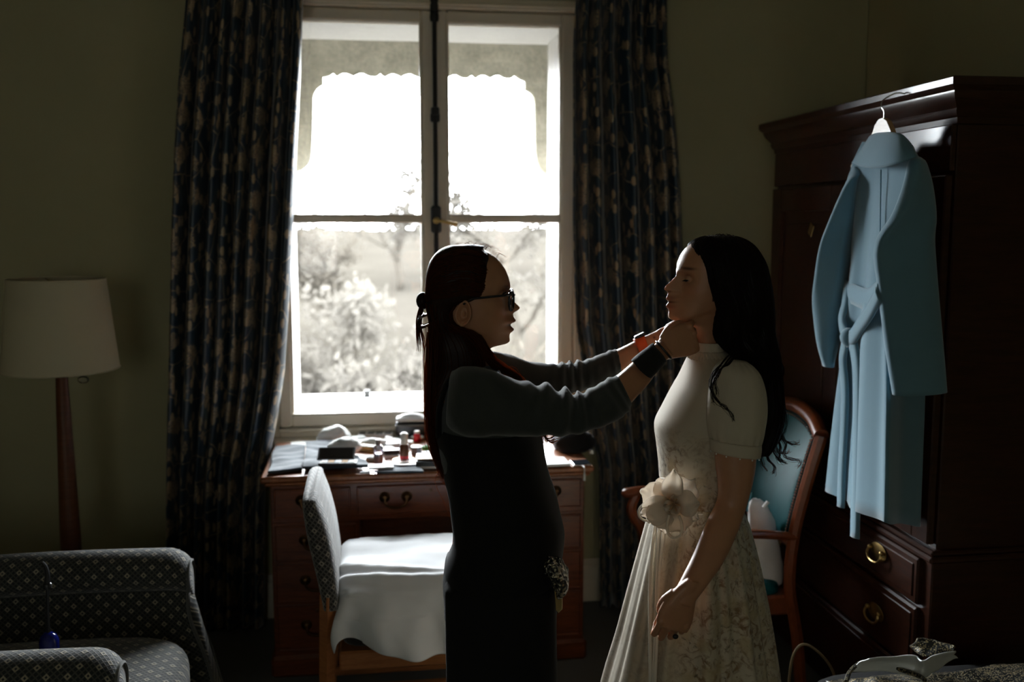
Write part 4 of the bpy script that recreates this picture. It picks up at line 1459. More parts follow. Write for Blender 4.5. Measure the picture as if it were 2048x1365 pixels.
# white compact case
wc = thing('compact_case', 'square white compact case on the front edge of the desk', 'case', D(762, 948), .03)
mesh('case_body', bx(-.045, .045, 0, .05, .0, .016, .003), MT['clear'], wc, smooth=False)
mesh('case_lid', bx(-.046, .046, -.001, .051, .0165, .024, .003), MT['white'], wc, smooth=False)
# lilac spray bottle
sb = thing('spray_bottle', 'clear spray bottle half full of lilac liquid', 'bottle', D(757, 926))
mesh('flask', lathe([(.003, .0), (.0175, .001), (.018, .006), (.018, .058), (.015, .066), (.009, .070)], 24, False), MT['clear'], sb)
mesh('liquid', lathe([(.003, .002), (.0165, .003), (.0165, .036), (.003, .0365)], 24), flat('lilac_lotion', (.55, .46, .55), .3), sb)
mesh('spray_cap', cat(lathe([(.003, .068), (.0095, .068), (.0095, .090), (.003, .091)], 16), tube([(0, 0, .085), (-.012, -.004, .086)], .003, 6)), flat('taupe_cap', (.20, .17, .15), .4), sb)
# foundation bottle standing on a dish
dh = thing('dish', 'round white dish with gold rim holding the dark amber bottle', 'dish', D(808, 934) + (0, 0, .017))
mesh('plate', lathe([(.003, .0), (.030, .0), (.040, .006), (.041, .009), (.039, .0095), (.028, .006), (.003, .005)], 40), MT['white'], dh)
mesh('rim', tube([(.0405 * math.cos(a), .0405 * math.sin(a), .008) for a in np.linspace(0, 2 * PI, 41)], .0018, 6, False), MT['gold'], dh)
fb = thing('foundation_bottle', 'glass bottle of dark amber liquid with clear tall cap standing in the white dish', 'bottle', D(809, 930) + (0, 0, .0235))
mesh('flask', lathe([(.003, 0), (.0165, .0), (.0175, .003), (.0175, .050), (.014, .055), (.003, .056)], 20), MT['amber'], fb)
mesh('bottle_foot', lathe([(.003, -.0005), (.0178, -.0003), (.0178, .012), (.0176, .0121)], 20, False), MT['red'], fb)
mesh('tall_cap', lathe([(.003, .056), (.0135, .056), (.0145, .06), (.0135, .094), (.008, .099), (.003, .1)], 18), flat('frosted_cap', (.66, .62, .56), .35), fb)
# dark tray with tan lid, right
tr_ = thing('brush_tray', 'dark tray with tan lid and white edge beside the dish', 'tray', D(858, 940), -.12)
mesh('tray', cat(bx(-.048, .06, 0, .055, 0, .006, .002), bx(-.048, .06, 0, .004, 0, .03, .001), bx(-.048, .06, .051, .055, 0, .03, .001), bx(-.048, -.044, 0, .055, 0, .03, .001), bx(.056, .06, 0, .055, 0, .03, .001)), MT['black'], tr_, smooth=False)
mesh('tray_edge', bx(-.049, .061, -.002, .0, .004, .012, .001), MT['white'], tr_, smooth=False)
mesh('tray_lid', tf(bx(-.05, .07, .0, .06, .0, .005, .001), (0, .012, .033), rx=.12), MT['hangerwood'], tr_, smooth=False)
tag(mesh('jar', tf(lathe([(.003, 0), (.02, 0), (.021, .004), (.021, .022), (.022, .023), (.022, .034), (.003, .035)], 24), D(833, 910)), flat('grey_jar', (.22, .25, .29), .3), None), 'small grey lidded jar behind the amber bottle', 'jar')
lump('leaf_sprig', 853, 900, (.018, .014, .012), 'small green leafy sprig beside the grey jar', MT['green'], 5, 'sprig')
rd_ = thing('red_bottle', 'small red bottle with white cap and white side knobs at the back of the desk', 'bottle', D(834, 883))
mesh('flask', lathe([(.003, 0), (.013, 0), (.015, .004), (.015, .026), (.010, .032), (.003, .033)], 18), MT['red'], rd_)
mesh('cap', lathe([(.003, .033), (.011, .033), (.013, .037), (.011, .044), (.003, .045)], 16), MT['white'], rd_)
for s in (-1, 1):
    mesh('side_knob', ball((s * .019, -.004, .018), (.007, .006, .007), 10, 7), MT['white'], rd_)
# pouch, magazine, boxes, cases at the back
pc_ = thing('pouch', 'flat brown make-up pouch with gold zip in the middle of the desk', 'pouch', D(726, 902), -.5)
mesh('body', rbox(-.055, .055, -.022, .022, 0, .024, .011, .003), flat('brown_leather', (.16, .10, .035), .5), pc_, angle=None)
mesh('zip', bx(-.050, .050, -.0235, -.020, .014, .018, .001), MT['gold'], pc_, smooth=False)
tag(mesh('leaflet', tf(bx(-.055, .055, -.03, .03, 0, .006, .001), D(728, 886) + (0, 0, .002), rz=-.35), MT['paper'], None, smooth=False), 'white folded leaflet behind the brown pouch', 'paper')
mg = thing('magazine', 'black and white magazine lying under the window at the back of the desk', 'magazine', D(752, 872), -.10)
mesh('pages', bx(-.075, .075, -.03, .03, 0, .012, .002), MT['paper'], mg, smooth=False)
for k in range(4):
    mesh('picture', bx(-.07 + k * .036, -.044 + k * .036, -.024, .024, .012, .0127, .0002), MT['black'], mg, smooth=False)
bk_ = thing('tissue_box', 'open dark box with white tissue behind the spray bottle', 'box', D(783, 915), .05)
mesh('carton', bx(-.03, .03, -.005, .035, 0, .028, .002), MT['black'], bk_, smooth=False)
mesh('tissue_sheet', tf(bx(-.028, .028, -.012, .02, 0, .012, .003), (0, -.012, .0)), MT['paper'], bk_, smooth=False)
for (a, b, w, d_, h, rz_, lab, mt) in ((790, 893, .05, .03, .018, .2, 'low white carton behind the clear-capped bottle', 'white'), (815, 895, .022, .02, .026, -.3, 'small white box beside the grey jar', 'paper'), (770, 893, .025, .02, .014, .5, 'flat black compact beside the low white carton', 'black')):
    tag(mesh('carton', tf(bx(-w, w, -d_, d_, 0, h, .003), D(a, b), rz=rz_), MT[mt], None, smooth=False), lab, 'box')
tag(mesh('tube', cat(tf(tube([(-.018, 0, .006), (.012, 0, .006)], [.003, .006], 10), D(730, 949)), tf(tube([(.012, 0, .006), (.020, 0, .006)], .0055, 10), D(730, 949))), MT['white'], None), 'tiny white tube lying at the front edge of the desk', 'tube')
tc = thing('vanity_case', 'black vanity case with pale padded top at the back of the desk', 'case', D(823, 872), -.06)
mesh('body', rbox(-.066, .07, -.04, .04, 0, .070, .018, 0), MT['black'], tc, angle=None)
mesh('zip_band', rbox(-.0675, .0715, -.0415, .0415, .046, .056, .005, 0), MT['steel'], tc, angle=None)
mesh('padded_top', rbox(-.064, .068, -.038, .038, .066, .082, .008, .016), MT['paper'], tc, angle=None)
# right end of the desk
nb = thing('notebook', 'white notebook lying at the right of the desk beside the woman in black', 'notebook', D(1120, 935), .04)
mesh('pages', bx(-.07, .04, 0, .11, .002, .012, .001), MT['paper'], nb, smooth=False)
mesh('cover', bx(-.072, .042, -.002, .112, 0, .002, .0005), MT['black'], nb, smooth=False)
ph = thing('tablet', 'dark glossy tablet with metal edge at the right end of the desk', 'tablet', D(1166, 933), .03)
mesh('body', bx(-.036, .032, 0, .07, 0, .008, .003), MT['steel'], ph, smooth=False)
mesh('screen', bx(-.034, .030, .002, .068, .008, .0088, .0003), flat('dark_screen', (.01, .012, .015), .1), ph, smooth=False)
e0, e1 = D(1168, 937), np.array(at_y(1169, 962, dy0 - .012))
cb = thing('cable', 'short cable hanging off the desk front with white plug', 'cable', e1)
mesh('lead', tube(spline([e0 + (0, .03, .002) - e1, e0 + (0, -.006, .003) - e1, np.array((0, 0, .02))], 14), .0022, 6), MT['white'], cb)
mesh('plug', tube([(0, 0, .025), (0, 0, .0)], [.004, .005], 8), MT['white'], cb)
lump('bag', 1146, 900, (.085, .07, .055), 'black soft bag behind the white notebook on the desk', MT['blackcloth'], 14, 'bag')
tag(mesh('cap', tf(lathe([(.002, 0), (.010, 0), (.010, .016), (.002, .018)], 14), D(1183, 908)), MT['white'], None), 'small white cap beside the black soft bag', 'cap')

# ------------------------------------------------------------------ lower right: bench, brocade jacket, bag with hoop handle
bn = thing('bench', 'dark upholstered bench under the brocade jacket at lower right', 'bench', (1.50, 2.21, 0))
mesh('seat', rbox(-.36, .42, -.30, .27, .32, .43, .03, .01), MT['blackcloth'], bn, angle=None)
for x in (-.30, .36):
    for y in (-.24, .21):
        mesh('leg', tf(lathe([(.002, 0), (.016, 0), (.022, .33), (.002, .33)], 10), (x, y, 0)), MT['mahogany'], bn)
jk = thing('jacket', 'gold-flecked brocade jacket with silver satin lining heaped on the bench', 'jacket', (1.45, 2.2, .44))
JO = np.array((1.45, 2.2, .44))
n = 60
G = np.zeros((n, n, 3))
for i in range(n):
    for j in range(n):
        u, v = j / (n - 1), i / (n - 1)
        x, y = -.27 + .62 * u, -.26 + .45 * v
        h = .030 + .050 * math.exp(-((u - .78) / .22) ** 2 - ((v - .5) / .4) ** 2) + .02 * math.exp(-((u - .25) / .2) ** 2)
        h *= min(1, 6 * u + .1, 6 * (1 - u) + .1, 6 * v + .05, 6 * (1 - v) + .05)
        G[i, j] = (x, y, h)
G[..., 2] += .012 * noise3(G, 21, 4, 16) * (G[..., 2] > .02)
G[..., 2] = np.maximum(G[..., 2], .006)
solid(mesh('shell', grid(G), MT['brocade'], jk, True, None), .008, -1)
lp = [[(1703, 1342), (1720, 1325), (1740, 1318)], [(1760, 1345), (1780, 1325), (1790, 1312)], [(1820, 1350), (1830, 1330), (1830, 1312)], [(1845, 1356), (1850, 1335), (1846, 1322)], [(1880, 1338), (1872, 1325), (1870, 1312)], [(1915, 1318), (1905, 1310), (1912, 1306)]]
LG = np.array([[np.array(at_z(a, b, .505 + .025 * k)) - JO for k, (a, b) in enumerate(r)] for r in lp])
LG2 = np.array([spline(LG[:, k], 36) for k in range(3)])
LG3 = np.array([spline(LG2[:, k], 14) for k in range(36)])
LG3[..., 2] += .010 * noise3(LG3, 5, 3, 30)
solid(mesh('satin_lining', grid(LG3), MT['satin'], jk, True, None), .004, 0)
clp = [[(1822, 1292), (1836, 1281)], [(1842, 1312), (1860, 1279)], [(1870, 1312), (1885, 1287)], [(1905, 1308), (1909, 1297)]]
CG = np.array([[np.array(at_z(a, b, .52 + .04 * k)) - JO for k, (a, b) in enumerate(r)] for r in clp])
CG = np.array([spline(CG[:, k], 24) for k in range(2)])
CG = np.array([spline(CG[:, k], 8) for k in range(24)])
solid(mesh('collar', grid(CG), MT['brocade'], jk, True, None), .012, 0)
mesh('edge_braid', cat(tube(spline([np.array(at_z(a, b, .515)) - JO for a, b in ((1692, 1365), (1700, 1344), (1722, 1327), (1752, 1326), (1800, 1340), (1838, 1353), (1850, 1362))], 30), .006, 6)), MT['brocade'], jk)

hb_ = np.array(at_d(1600, 1400, 2.72))
wx = lambda p: np.array((p[0] * _cy + p[1] * _sy, p[1] * _cy - p[0] * _sy, p[2]))
hw_ = wx(hb_)
hw_ = hw_ + (.05, .02, 0)
hbag = thing('handbag', 'dark bag with thin tan hoop handle on the floor by the wardrobe', 'bag', (hw_[0], hw_[1], 0))
mesh('body', tf(rbox(-.06, .12, -.05, .05, 0, .25, .04, 0), (0, 0, 0), rz=-.14), MT['blackcloth'], hbag, angle=None)
hp_ = [wx(np.array(at_d(a, b, 2.72))) - (hw_[0], hw_[1], 0) for a, b in ((1575, 1400), (1582, 1330), (1594, 1298), (1613, 1290), (1640, 1308), (1662, 1336), (1671, 1365), (1672, 1400))]
mesh('handle', tube(spline(hp_, 36), .004, 8), flat('tan_cane', (.22, .15, .07), .45), hbag)

# ------------------------------------------------------------------ people: shared builders (local frame: x right in the photo, y away from the camera, z up)
def rows_interp(tab, py):
    t = np.array(tab, float)
    return np.interp(py, t[:, 0], t[:, 1])


def gsmooth(a, s):
    k = np.arange(-int(3 * s) - 1, int(3 * s) + 2)
    w = np.exp(-(k / s) ** 2 / 2)
    w /= w.sum()
    p = np.pad(a, (len(k) // 2, len(k) // 2), mode='edge')
    return np.convolve(p, w, 'valid')


class Head:
    """head and neck as a stack of horizontal sections whose midline follows the traced profile"""

    def __init__(s, d, sgn, front, back, base, sig, width, org, jaw, eye, yaw=0.0, step=1.1, ctr=None, mouth=None):
        s.d, s.sgn, s.org = d, sgn, np.asarray(org, float)
        py = np.arange(front[0][0], front[-1][0] + .01, step)
        m = d / FPX * 1.0
        z = np.array([at_d(1024, p, d)[2] for p in py])
        fx = gsmooth(rows_interp(front, py), 1.0)
        bxx = gsmooth(rows_interp(back, py), 2.5)
        bs = gsmooth(rows_interp(base, py), 5)
        sg = gsmooth(rows_interp(sig, py), 1.2)
        W = gsmooth(rows_interp(width, py), 3)
        u_of = lambda p, q: (p - 1024) / FPX * (d / (_cp + (682.5 - q) / FPX * _sp))
        uf, ub, us = u_of(fx, py), u_of(bxx, py), u_of(bs, py)
        s.py, s.z = py, z
        cx = u_of(rows_interp(ctr, py), py) if ctr else .52 * us + .48 * ub
        s.u_of = u_of
        A = sgn * (us - cx)
        B = sgn * (cx - ub)
        det = sgn * (uf - us)
        nphi = 112
        phi = np.linspace(-PI, PI, nphi, endpoint=False)
        c, sn = np.cos(phi), np.sin(phi)
        nf = 2.35
        rings = []
        ew, ez, ef = eye
        for i in range(len(py)):
            ce = np.sign(c) * np.abs(c) ** (2 / nf)
            se = np.sign(sn) * np.abs(sn) ** (2 / nf)
            f = np.where(c > 0, A[i], B[i]) * ce
            lat = W[i] * se
            fr = np.clip(c, 0, 1)
            f = f + det[i] * np.exp(-(lat / sg[i]) ** 2) * (c > 0)
            # eye sockets, cheekbones
            dz = (z[i] - ez)
            for q in (-1, 1):
                f = f - .0085 * np.exp(-((lat - q * ew) / .0155) ** 2 - (dz / .0105) ** 2) * (c > 0)
                f = f + .0045 * np.exp(-((lat - q * .043) / .018) ** 2 - ((dz + .027) / .014) ** 2) * (c > 0)
                f = f + .0035 * np.exp(-((lat - q * .026) / .018) ** 2 - ((dz - .016) / .006) ** 2) * (c > 0)
            # jaw: behind the jaw line the neck is narrower
            (j0x, j0y), (j1x, j1y) = jaw
            if py[i] > j0y:
                t = min(1, (py[i] - j0y) / (j1y - j0y))
                fj = sgn * (u_of(j0x + (j1x - j0x) * t, py[i]) - cx[i])
                k = 1 / (1 + np.exp((f - fj) / .006))
                lat = lat * (1 - .13 * k * min(1, (py[i] - j0y) / 14))
            rings.append(np.stack([cx[i] + sgn * f, d + lat, np.full(nphi, z[i])], 1))
        s.rings = np.array(rings) - s.org
        s.cu = float(np.interp(front[len(front) // 2][0], py, cx)) - s.org[0]
        s.yaw = yaw
        s.pivot = np.array((s.cu, d - s.org[1], 0))
        s.W, s.cx, s.uf, s.ub = W, cx, uf, ub

    def rot(s, P, zlo=None, zhi=None):
        """turn the head about its axis, easing the turn out down the neck"""
        P = np.array(P, float)
        if not s.yaw:
            return P
        zlo = s.zn0
        zhi = s.zn1
        k = np.clip((P[..., 2] - zlo) / (zhi - zlo), 0, 1) * s.yaw
        q = P - s.pivot
        ca, sa = np.cos(k), np.sin(k)
        out = P.copy()
        out[..., 0] = s.pivot[0] + q[..., 0] * ca - q[..., 1] * sa
        out[..., 1] = s.pivot[1] + q[..., 0] * sa + q[..., 1] * ca
        return out

    def pt(s, px, py, lat):
        """point from a profile pixel and a sideways offset (towards the camera is negative)"""
        u = s.u_of(px, py)
        z = at_d(1024, py, s.d)[2]
        return s.rot(np.array((u, s.d + lat, z)) - s.org)


def ring_rows(rows, org, n=40, sq=.8, nr=None):
    """rows of (x0, y0, x1, y1, depth, half-depth) in pixels -> stack of elliptical rings across the two edge points"""
    R = np.array(rows, float)
    if nr:
        R = spline(R, nr)
    a = np.linspace(0, 2 * PI, n, endpoint=False)
    ca = np.sign(np.cos(a)) * np.abs(np.cos(a)) ** sq
    sa = np.sign(np.sin(a)) * np.abs(np.sin(a)) ** sq
    out = []
    for x0, y0, x1, y1, dd, hd in R:
        A, B = at_d(x0, y0, dd), at_d(x1, y1, dd)
        c, h = (A + B) / 2, (B - A) / 2
        out.append(c + ca[:, None] * h + sa[:, None] * np.array((0, hd, 0)) - np.asarray(org))
    return np.array(out)


def finger(base, dirx, nrm, lens, angs, rads):
    """finger path: bends from dirx towards -nrm"""
    x, zn = np.asarray(dirx, float), np.asarray(nrm, float)
    p = np.asarray(base, float)
    ang = 0.0
    pts, rr = [p - x * .02], [rads[0] * 1.02]
    pts.append(p)
    rr.append(rads[0] * 1.06)
    for L, a, r0, r1 in zip(lens, angs, rads[:-1], rads[1:]):
        ang += math.radians(a)
        dv = x * math.cos(ang) - zn * math.sin(ang)
        for t in (.33, .66, 1.0):
            pts.append(p + dv * L * t)
            rr.append((r0 + (r1 - r0) * t) * (1.05 if t == 1.0 else .96))
        p = p + dv * L
    return tube(pts, rr, 12, True, 1.0, True)


def hand(curl, thumb, scale=1.0, spread=(.05, .015, -.02, -.06)):
    """x along the fingers, y to the thumb side, z out of the back of the hand"""
    a = np.linspace(0, 2 * PI, 28, endpoint=False)
    palm = []
    for x, yc, hw, ht in ((-.03, -.010, .015, .0125), (-.012, -.004, .0225, .0175), (.012, .001, .030, .0185), (.035, .003, .037, .0185), (.058, .002, .0405, .016), (.078, .001, .040, .0135), (.090, 0, .036, .010)):
        palm.append(np.stack([np.full(28, x), yc + hw * np.sign(np.cos(a)) * np.abs(np.cos(a)) ** .75, ht * np.sin(a) - .001], 1))
    parts = [loft(palm), ball((.030, .020, -.010), (.028, .016, .014), 16, 10)]
    L = ((.043, .026, .021), (.047, .030, .022), (.043, .027, .022), (.034, .021, .019))
    for k, (by, bxx) in enumerate(((.0285, .082), (.0098, .087), (-.0095, .084), (-.0275, .075))):
        s_ = spread[k]
        dv = np.array((math.cos(s_), math.sin(s_), 0))
        r = .0082 if k < 3 else .0070
        parts.append(finger((bxx, by, .001), dv, (0, 0, 1), L[k], curl[k], (r * 1.08, r, r * .92, r * .80)))
        parts.append(ball((bxx - .002, by, .005), (.010, .0085, .0075), 12, 8))
    parts.append(tube(spline([(.012, .020, -.004)] + list(thumb), 14), np.linspace(.0135, .0085, 14), 12, True, 1.0, True))
    v, f = cat(*parts)
    return v * scale, f


def skin_mesh(name, shape, mat, parent, tone_fn=None, voxel=.0022, sm=1, extra=None):
    V, F = shape
    me = bpy.data.meshes.new('tmp')
    me.from_pydata([tuple(map(float, v)) for v in V], [], F)
    o = bpy.data.objects.new('tmp', me)
    COL.objects.link(o)
    if voxel:
        m = o.modifiers.new('r', 'REMESH')
        m.mode = 'VOXEL'
        m.voxel_size = voxel
        s = o.modifiers.new('s', 'SMOOTH')
        s.factor = .5
        s.iterations = sm
    dg = bpy.context.evaluated_depsgraph_get()
    nm = bpy.data.meshes.new_from_object(o.evaluated_get(dg))
    bpy.data.objects.remove(o)
    bpy.data.meshes.remove(me)
    nm.name = name
    nm.materials.clear()
    nm.materials.append(mat)
    nm.polygons.foreach_set('use_smooth', [True] * len(nm.polygons))
    nv = len(nm.vertices)
    co = np.empty(nv * 3, np.float32)
    nm.vertices.foreach_get('co', co)
    co = co.reshape(-1, 3)
    tone = np.ones((nv, 4), np.float32)
    if tone_fn is not None:
        tone[:, :3] = tone_fn(co)
    at = nm.color_attributes.new('tone', 'FLOAT_COLOR', 'POINT')
    at.data.foreach_set('color', tone.ravel())
    nm.update()
    ob = bpy.data.objects.new(name, nm)
    COL.objects.link(ob)
    ob.parent = parent
    return ob


def gs(co, c, r):
    q = (co - np.asarray(c)) / np.asarray(r)
    return np.exp(-(q ** 2).sum(1))


def paint(tone, w, col):
    w = np.clip(w, 0, 1)[:, None]
    return tone * (1 - w) + np.asarray(col) * w


def ear_shape(c, fwd, up, out, h=.060):
    """shell of an ear: rim, hollow and lobe; fwd points to the face, out away from the head"""
    n, m = 40, 12
    th = np.linspace(0, 2 * PI, n, endpoint=False)
    P = []
    for i in range(m):
        r = i / (m - 1)
        hgt = .004 + .010 * r ** 1.5 + .004 * np.exp(-((r - .88) / .10) ** 2) - .009 * np.exp(-((r - .35) / .25) ** 2)
        lobe = np.clip(-np.sin(th), 0, 1) ** 3
        xx = (-.5 * .62 * r * np.cos(th) * (1 - .35 * lobe)) * h * (1 - .12 * np.sin(th))
        yy = .5 * r * np.sin(th) * h
        hh = hgt * (.35 + .65 * (.5 + .5 * np.cos(th + .25)) ** .6) + .003 * np.exp(-((r - .6) / .12) ** 2) * (np.cos(th) > -.3)
        P.append(np.stack([xx, yy, hh], 1))
    P.append(P[-1] * np.array((.97, .98, 1)) - np.array((0, 0, .003)))
    P.append(P[-1] * np.array((.7, .8, 1)) - np.array((0, 0, .012)))
    s = loft(P)
    return basis(s, c, -np.asarray(fwd, float), up, out)


def strands(name, paths, r, mat, parent, n=4):
    o = mesh(name, cat(*[tube(p, np.linspace(rr, rr * .35, len(p)), n, False) for p, rr in ((p, r * random.uniform(.7, 1.3)) for p in paths)]), mat, parent, angle=None)
    o['kind'] = 'stuff'
    return o


def surf_tone(o):
    nv = len(o.data.vertices)
    at = o.data.color_attributes.new('tone', 'FLOAT_COLOR', 'POINT')
    at.data.foreach_set('color', np.ones(nv * 4, np.float32))
    return o


def eye_parts(H, px, py, lat, fwd, parent, r=.0118, close=.5, lash=True, skin='skin_a', gaze=(1, 0, 0)):
    fwd = np.asarray(fwd, float) / np.linalg.norm(fwd)
    c = H.pt(px, py, lat) - fwd * .0035
    side = np.cross((0, 0, 1), fwd)
    side /= np.linalg.norm(side)
    up = np.cross(fwd, side)
    v, f = ball((0, 0, 0), r, 24, 16)
    e = mesh('eyeball', basis((v[:, [2, 0, 1]], f), c, fwd, side, up), MT['eye'], parent, angle=None)
    g = np.asarray(gaze, float)
    gd = fwd * g[0] + side * g[1] + up * g[2]
    gd /= np.linalg.norm(gd)
    mesh('iris', basis(lathe([(.0002, r * 1.012), (.003, r * .985), (.0058, r * .885), (.006, r * .84)], 20), c, side, np.cross(gd, side), gd), MT['iris'], e, angle=None)
    # lids: a skin shell over the ball with an almond opening that closes at the corners
    rl = r + .0012
    lo_ = -.40 if close > 0 else -.46
    midl = lo_ * .55 + close * .45
    for nm in ('upper_lid', 'lower_lid'):
        P = []
        for t in np.linspace(-1.9, 1.9, 51):
            k = math.sqrt(max(0, 1 - (t / .80) ** 2))
            o_ = midl + ((close if nm == 'upper_lid' else lo_) - midl) * k
            row = []
            for el in np.linspace(o_, 1.5 if nm == 'upper_lid' else -1.5, 10):
                q_ = fwd * math.cos(el) * math.cos(t) + side * math.sin(t) * math.cos(el * .5) + up * math.sin(el) * math.cos(t * .8)
                row.append(c + rl * q_ / np.linalg.norm(q_))
            P.append(row)
        surf_tone(mesh(nm, grid(np.array(P)), MT[skin], parent, angle=None))
        if nm == 'upper_lid' and lash:
            ed = np.array([q[0] for q in P])[15:-15]
            tips = ed + fwd * .007 + up * (.003 if close > 0 else -.003)
            L = [np.linspace(a, b, 4) for a, b in zip(ed[::1], tips[::1])]
            mesh('eyelashes', cat(tube(ed, .0012, 5), *[tube(q, np.linspace(.0007, .0002, 4), 3) for q in L]), MT['black'], parent, angle=None)

# ------------------------------------------------------------------ the woman in black: profile to the right, arms raised to the collar
AD = 2.30
ao = np.array((at_d(1000, 1200, AD)[0], AD, 0.0))
def yaw_world(p):
    return np.array((p[0] * _cy + p[1] * _sy, p[1] * _cy - p[0] * _sy, p[2]))
art = thing('person', 'woman in dark top with glasses and long auburn hair, hands at the other collar', 'person', yaw_world(ao), -CAM_YAW)
front = [(494, 934), (496, 948), (500, 964), (507, 980), (515, 991), (523.7, 1000), (539, 1010.5), (554.5, 1017), (567.7, 1020.2), (576.5, 1020), (584, 1017.5), (591, 1018), (600, 1025), (608, 1033), (613, 1039), (617, 1040.2), (621, 1036.5), (626, 1027), (631, 1026.4), (636, 1028), (641, 1032.8), (644, 1032), (647, 1022.5), (650.5, 1020.5), (654, 1023), (658, 1028.6), (661.5, 1028), (667, 1020), (674, 1019), (682, 1020.2), (686, 1017), (688.8, 1010), (690.5, 999), (693, 986), (698, 979), (706, 980), (722, 986), (745, 998), (765, 1004)]
back = [(494, 926), (496, 914), (500, 900), (510, 885), (525, 873), (560, 864), (600, 867), (640, 882), (680, 894), (720, 898), (745, 892), (765, 888)]
base = [(494, 934), (500, 964), (507, 980), (523.7, 1000), (539, 1010), (554.5, 1016), (567.7, 1017), (580, 1013), (615, 1011), (636, 1013), (660, 1010), (676, 1010), (684, 1007), (689, 1000), (693, 985), (698, 979), (706, 980), (722, 986), (745, 998), (765, 1004)]
sig = [(494, .03), (560, .04), (576, .022), (588, .010), (603, .0095), (613, .012), (620, .0165), (627, .014), (634, .016), (642, .021), (650, .022), (660, .020), (668, .018), (682, .024), (692, .03), (765, .03)]
wid = [(494, .012), (497, .032), (502, .046), (512, .059), (530, .070), (560, .0755), (600, .0735), (630, .069), (655, .061), (672, .054), (688, .050), (700, .050), (725, .052), (745, .062), (765, .085)]
HA = Head(AD, 1, front, back, base, sig, wid, ao, ((935, 652), (1006, 690)), (.031, at_d(1024, 588, AD)[2], 0))
HA.zn0, HA.zn1 = 0, 1
A_ = lambda px, py, d=AD: at_d(px, py, d) - ao
E_ = lambda rows, **k: loft(ring_rows(rows, ao, **k))
# bare body under the clothes: torso, hips, legs, arms, hands
torso = E_([(880, 748, 1002, 748, AD, .10), (880, 790, 1010, 790, AD, .165), (884, 850, 1040, 850, AD, .15), (900, 930, 1060, 930, AD, .125), (908, 1010, 1075, 1010, AD, .125), (905, 1090, 1085, 1090, AD, .155), (903, 1150, 1085, 1150, AD, .16), (910, 1200, 1075, 1200, AD, .155)], nr=24)
legs = []
for s_ in (-1, 1):
    dd = AD + s_ * .085
    c0 = A_(1000, 1180, AD)
    legs.append(loft([np.stack([c0[0] + r * np.cos(a) + ox_, np.full(24, s_ * yy) + r * np.sin(a), np.full(24, z)], 1) for z, r, ox_, yy in
                      ((.84, .085, 0, .08), (.66, .078, 0, .08), (.48, .058, .008, .08), (.34, .055, -.005, .08), (.2, .042, -.01, .08), (.09, .033, -.012, .08)) for a in [np.linspace(0, 2 * PI, 24, endpoint=False)]]))
    legs.append(tf(rbox(-.07, .165, -.038, .038, .02, .085, .03, 0), (c0[0] - .01, s_ * .08, 0)))
ndp = [2.12, 2.14, 2.17, 2.20, 2.24, 2.28, 2.33, 2.36]
upper_near = E_([(915, 775, 918, 838, 2.18, .034), (1000, 772, 1000, 842, 2.15, .040), (1100, 788, 1105, 848, 2.17, .043), (1185, 795, 1205, 838, 2.20, .038)], nr=16)
fore_near = E_([(1175, 785, 1215, 842, 2.20, .036), (1205, 772, 1238, 834, 2.21, .038), (1237, 750, 1264, 803, 2.24, .036), (1264, 727, 1299, 764, 2.28, .031), (1292, 704, 1318, 736, 2.33, .025), (1308, 691, 1330, 722, 2.36, .021), (1322, 682, 1346, 712, 2.38, .021)], nr=26)
upper_far = E_([(930, 725, 935, 790, 2.48, .05), (1030, 722, 1030, 780, 2.50, .045), (1130, 735, 1135, 778, 2.53, .04), (1180, 728, 1195, 770, 2.55, .036)], nr=16)
fore_far = E_([(1165, 728, 1185, 775, 2.55, .036), (1225, 704, 1243, 747, 2.56, .035), (1255, 690, 1272, 727, 2.57, .030), (1285, 675, 1298, 706, 2.58, .024), (1312, 663, 1322, 692, 2.585, .021), (1326, 658, 1336, 688, 2.585, .021)], nr=24)
hn = hand([(58, 62, 35), (66, 66, 35), (72, 66, 35), (76, 66, 35)], [(.035, .036, -.012), (.065, .040, -.026), (.088, .026, -.042), (.098, .012, -.050)], 1.0)
hw0 = A_(1325, 699, 2.385)
hn = basis(hn, hw0, (.88, .22, .30), (-.30, .05, .95), (.22, -.97, .10))
hf = hand([(22, 48, 32), (40, 55, 35), (55, 60, 35), (65, 60, 35)], [(.035, .034, -.014), (.060, .032, -.032), (.084, .018, -.042)], .98)
hf0 = A_(1326, 672, 2.585)
hf = basis(hf, hf0, (.93, -.28, -.02), (.10, .02, .99), (.28, .95, -.05))
body = cat(loft(HA.rings), torso, upper_near, fore_near, upper_far, fore_far, hn, hf, *legs)
lipz, lipx = at_d(1030, 643, AD), at_d(1026, 660, AD)
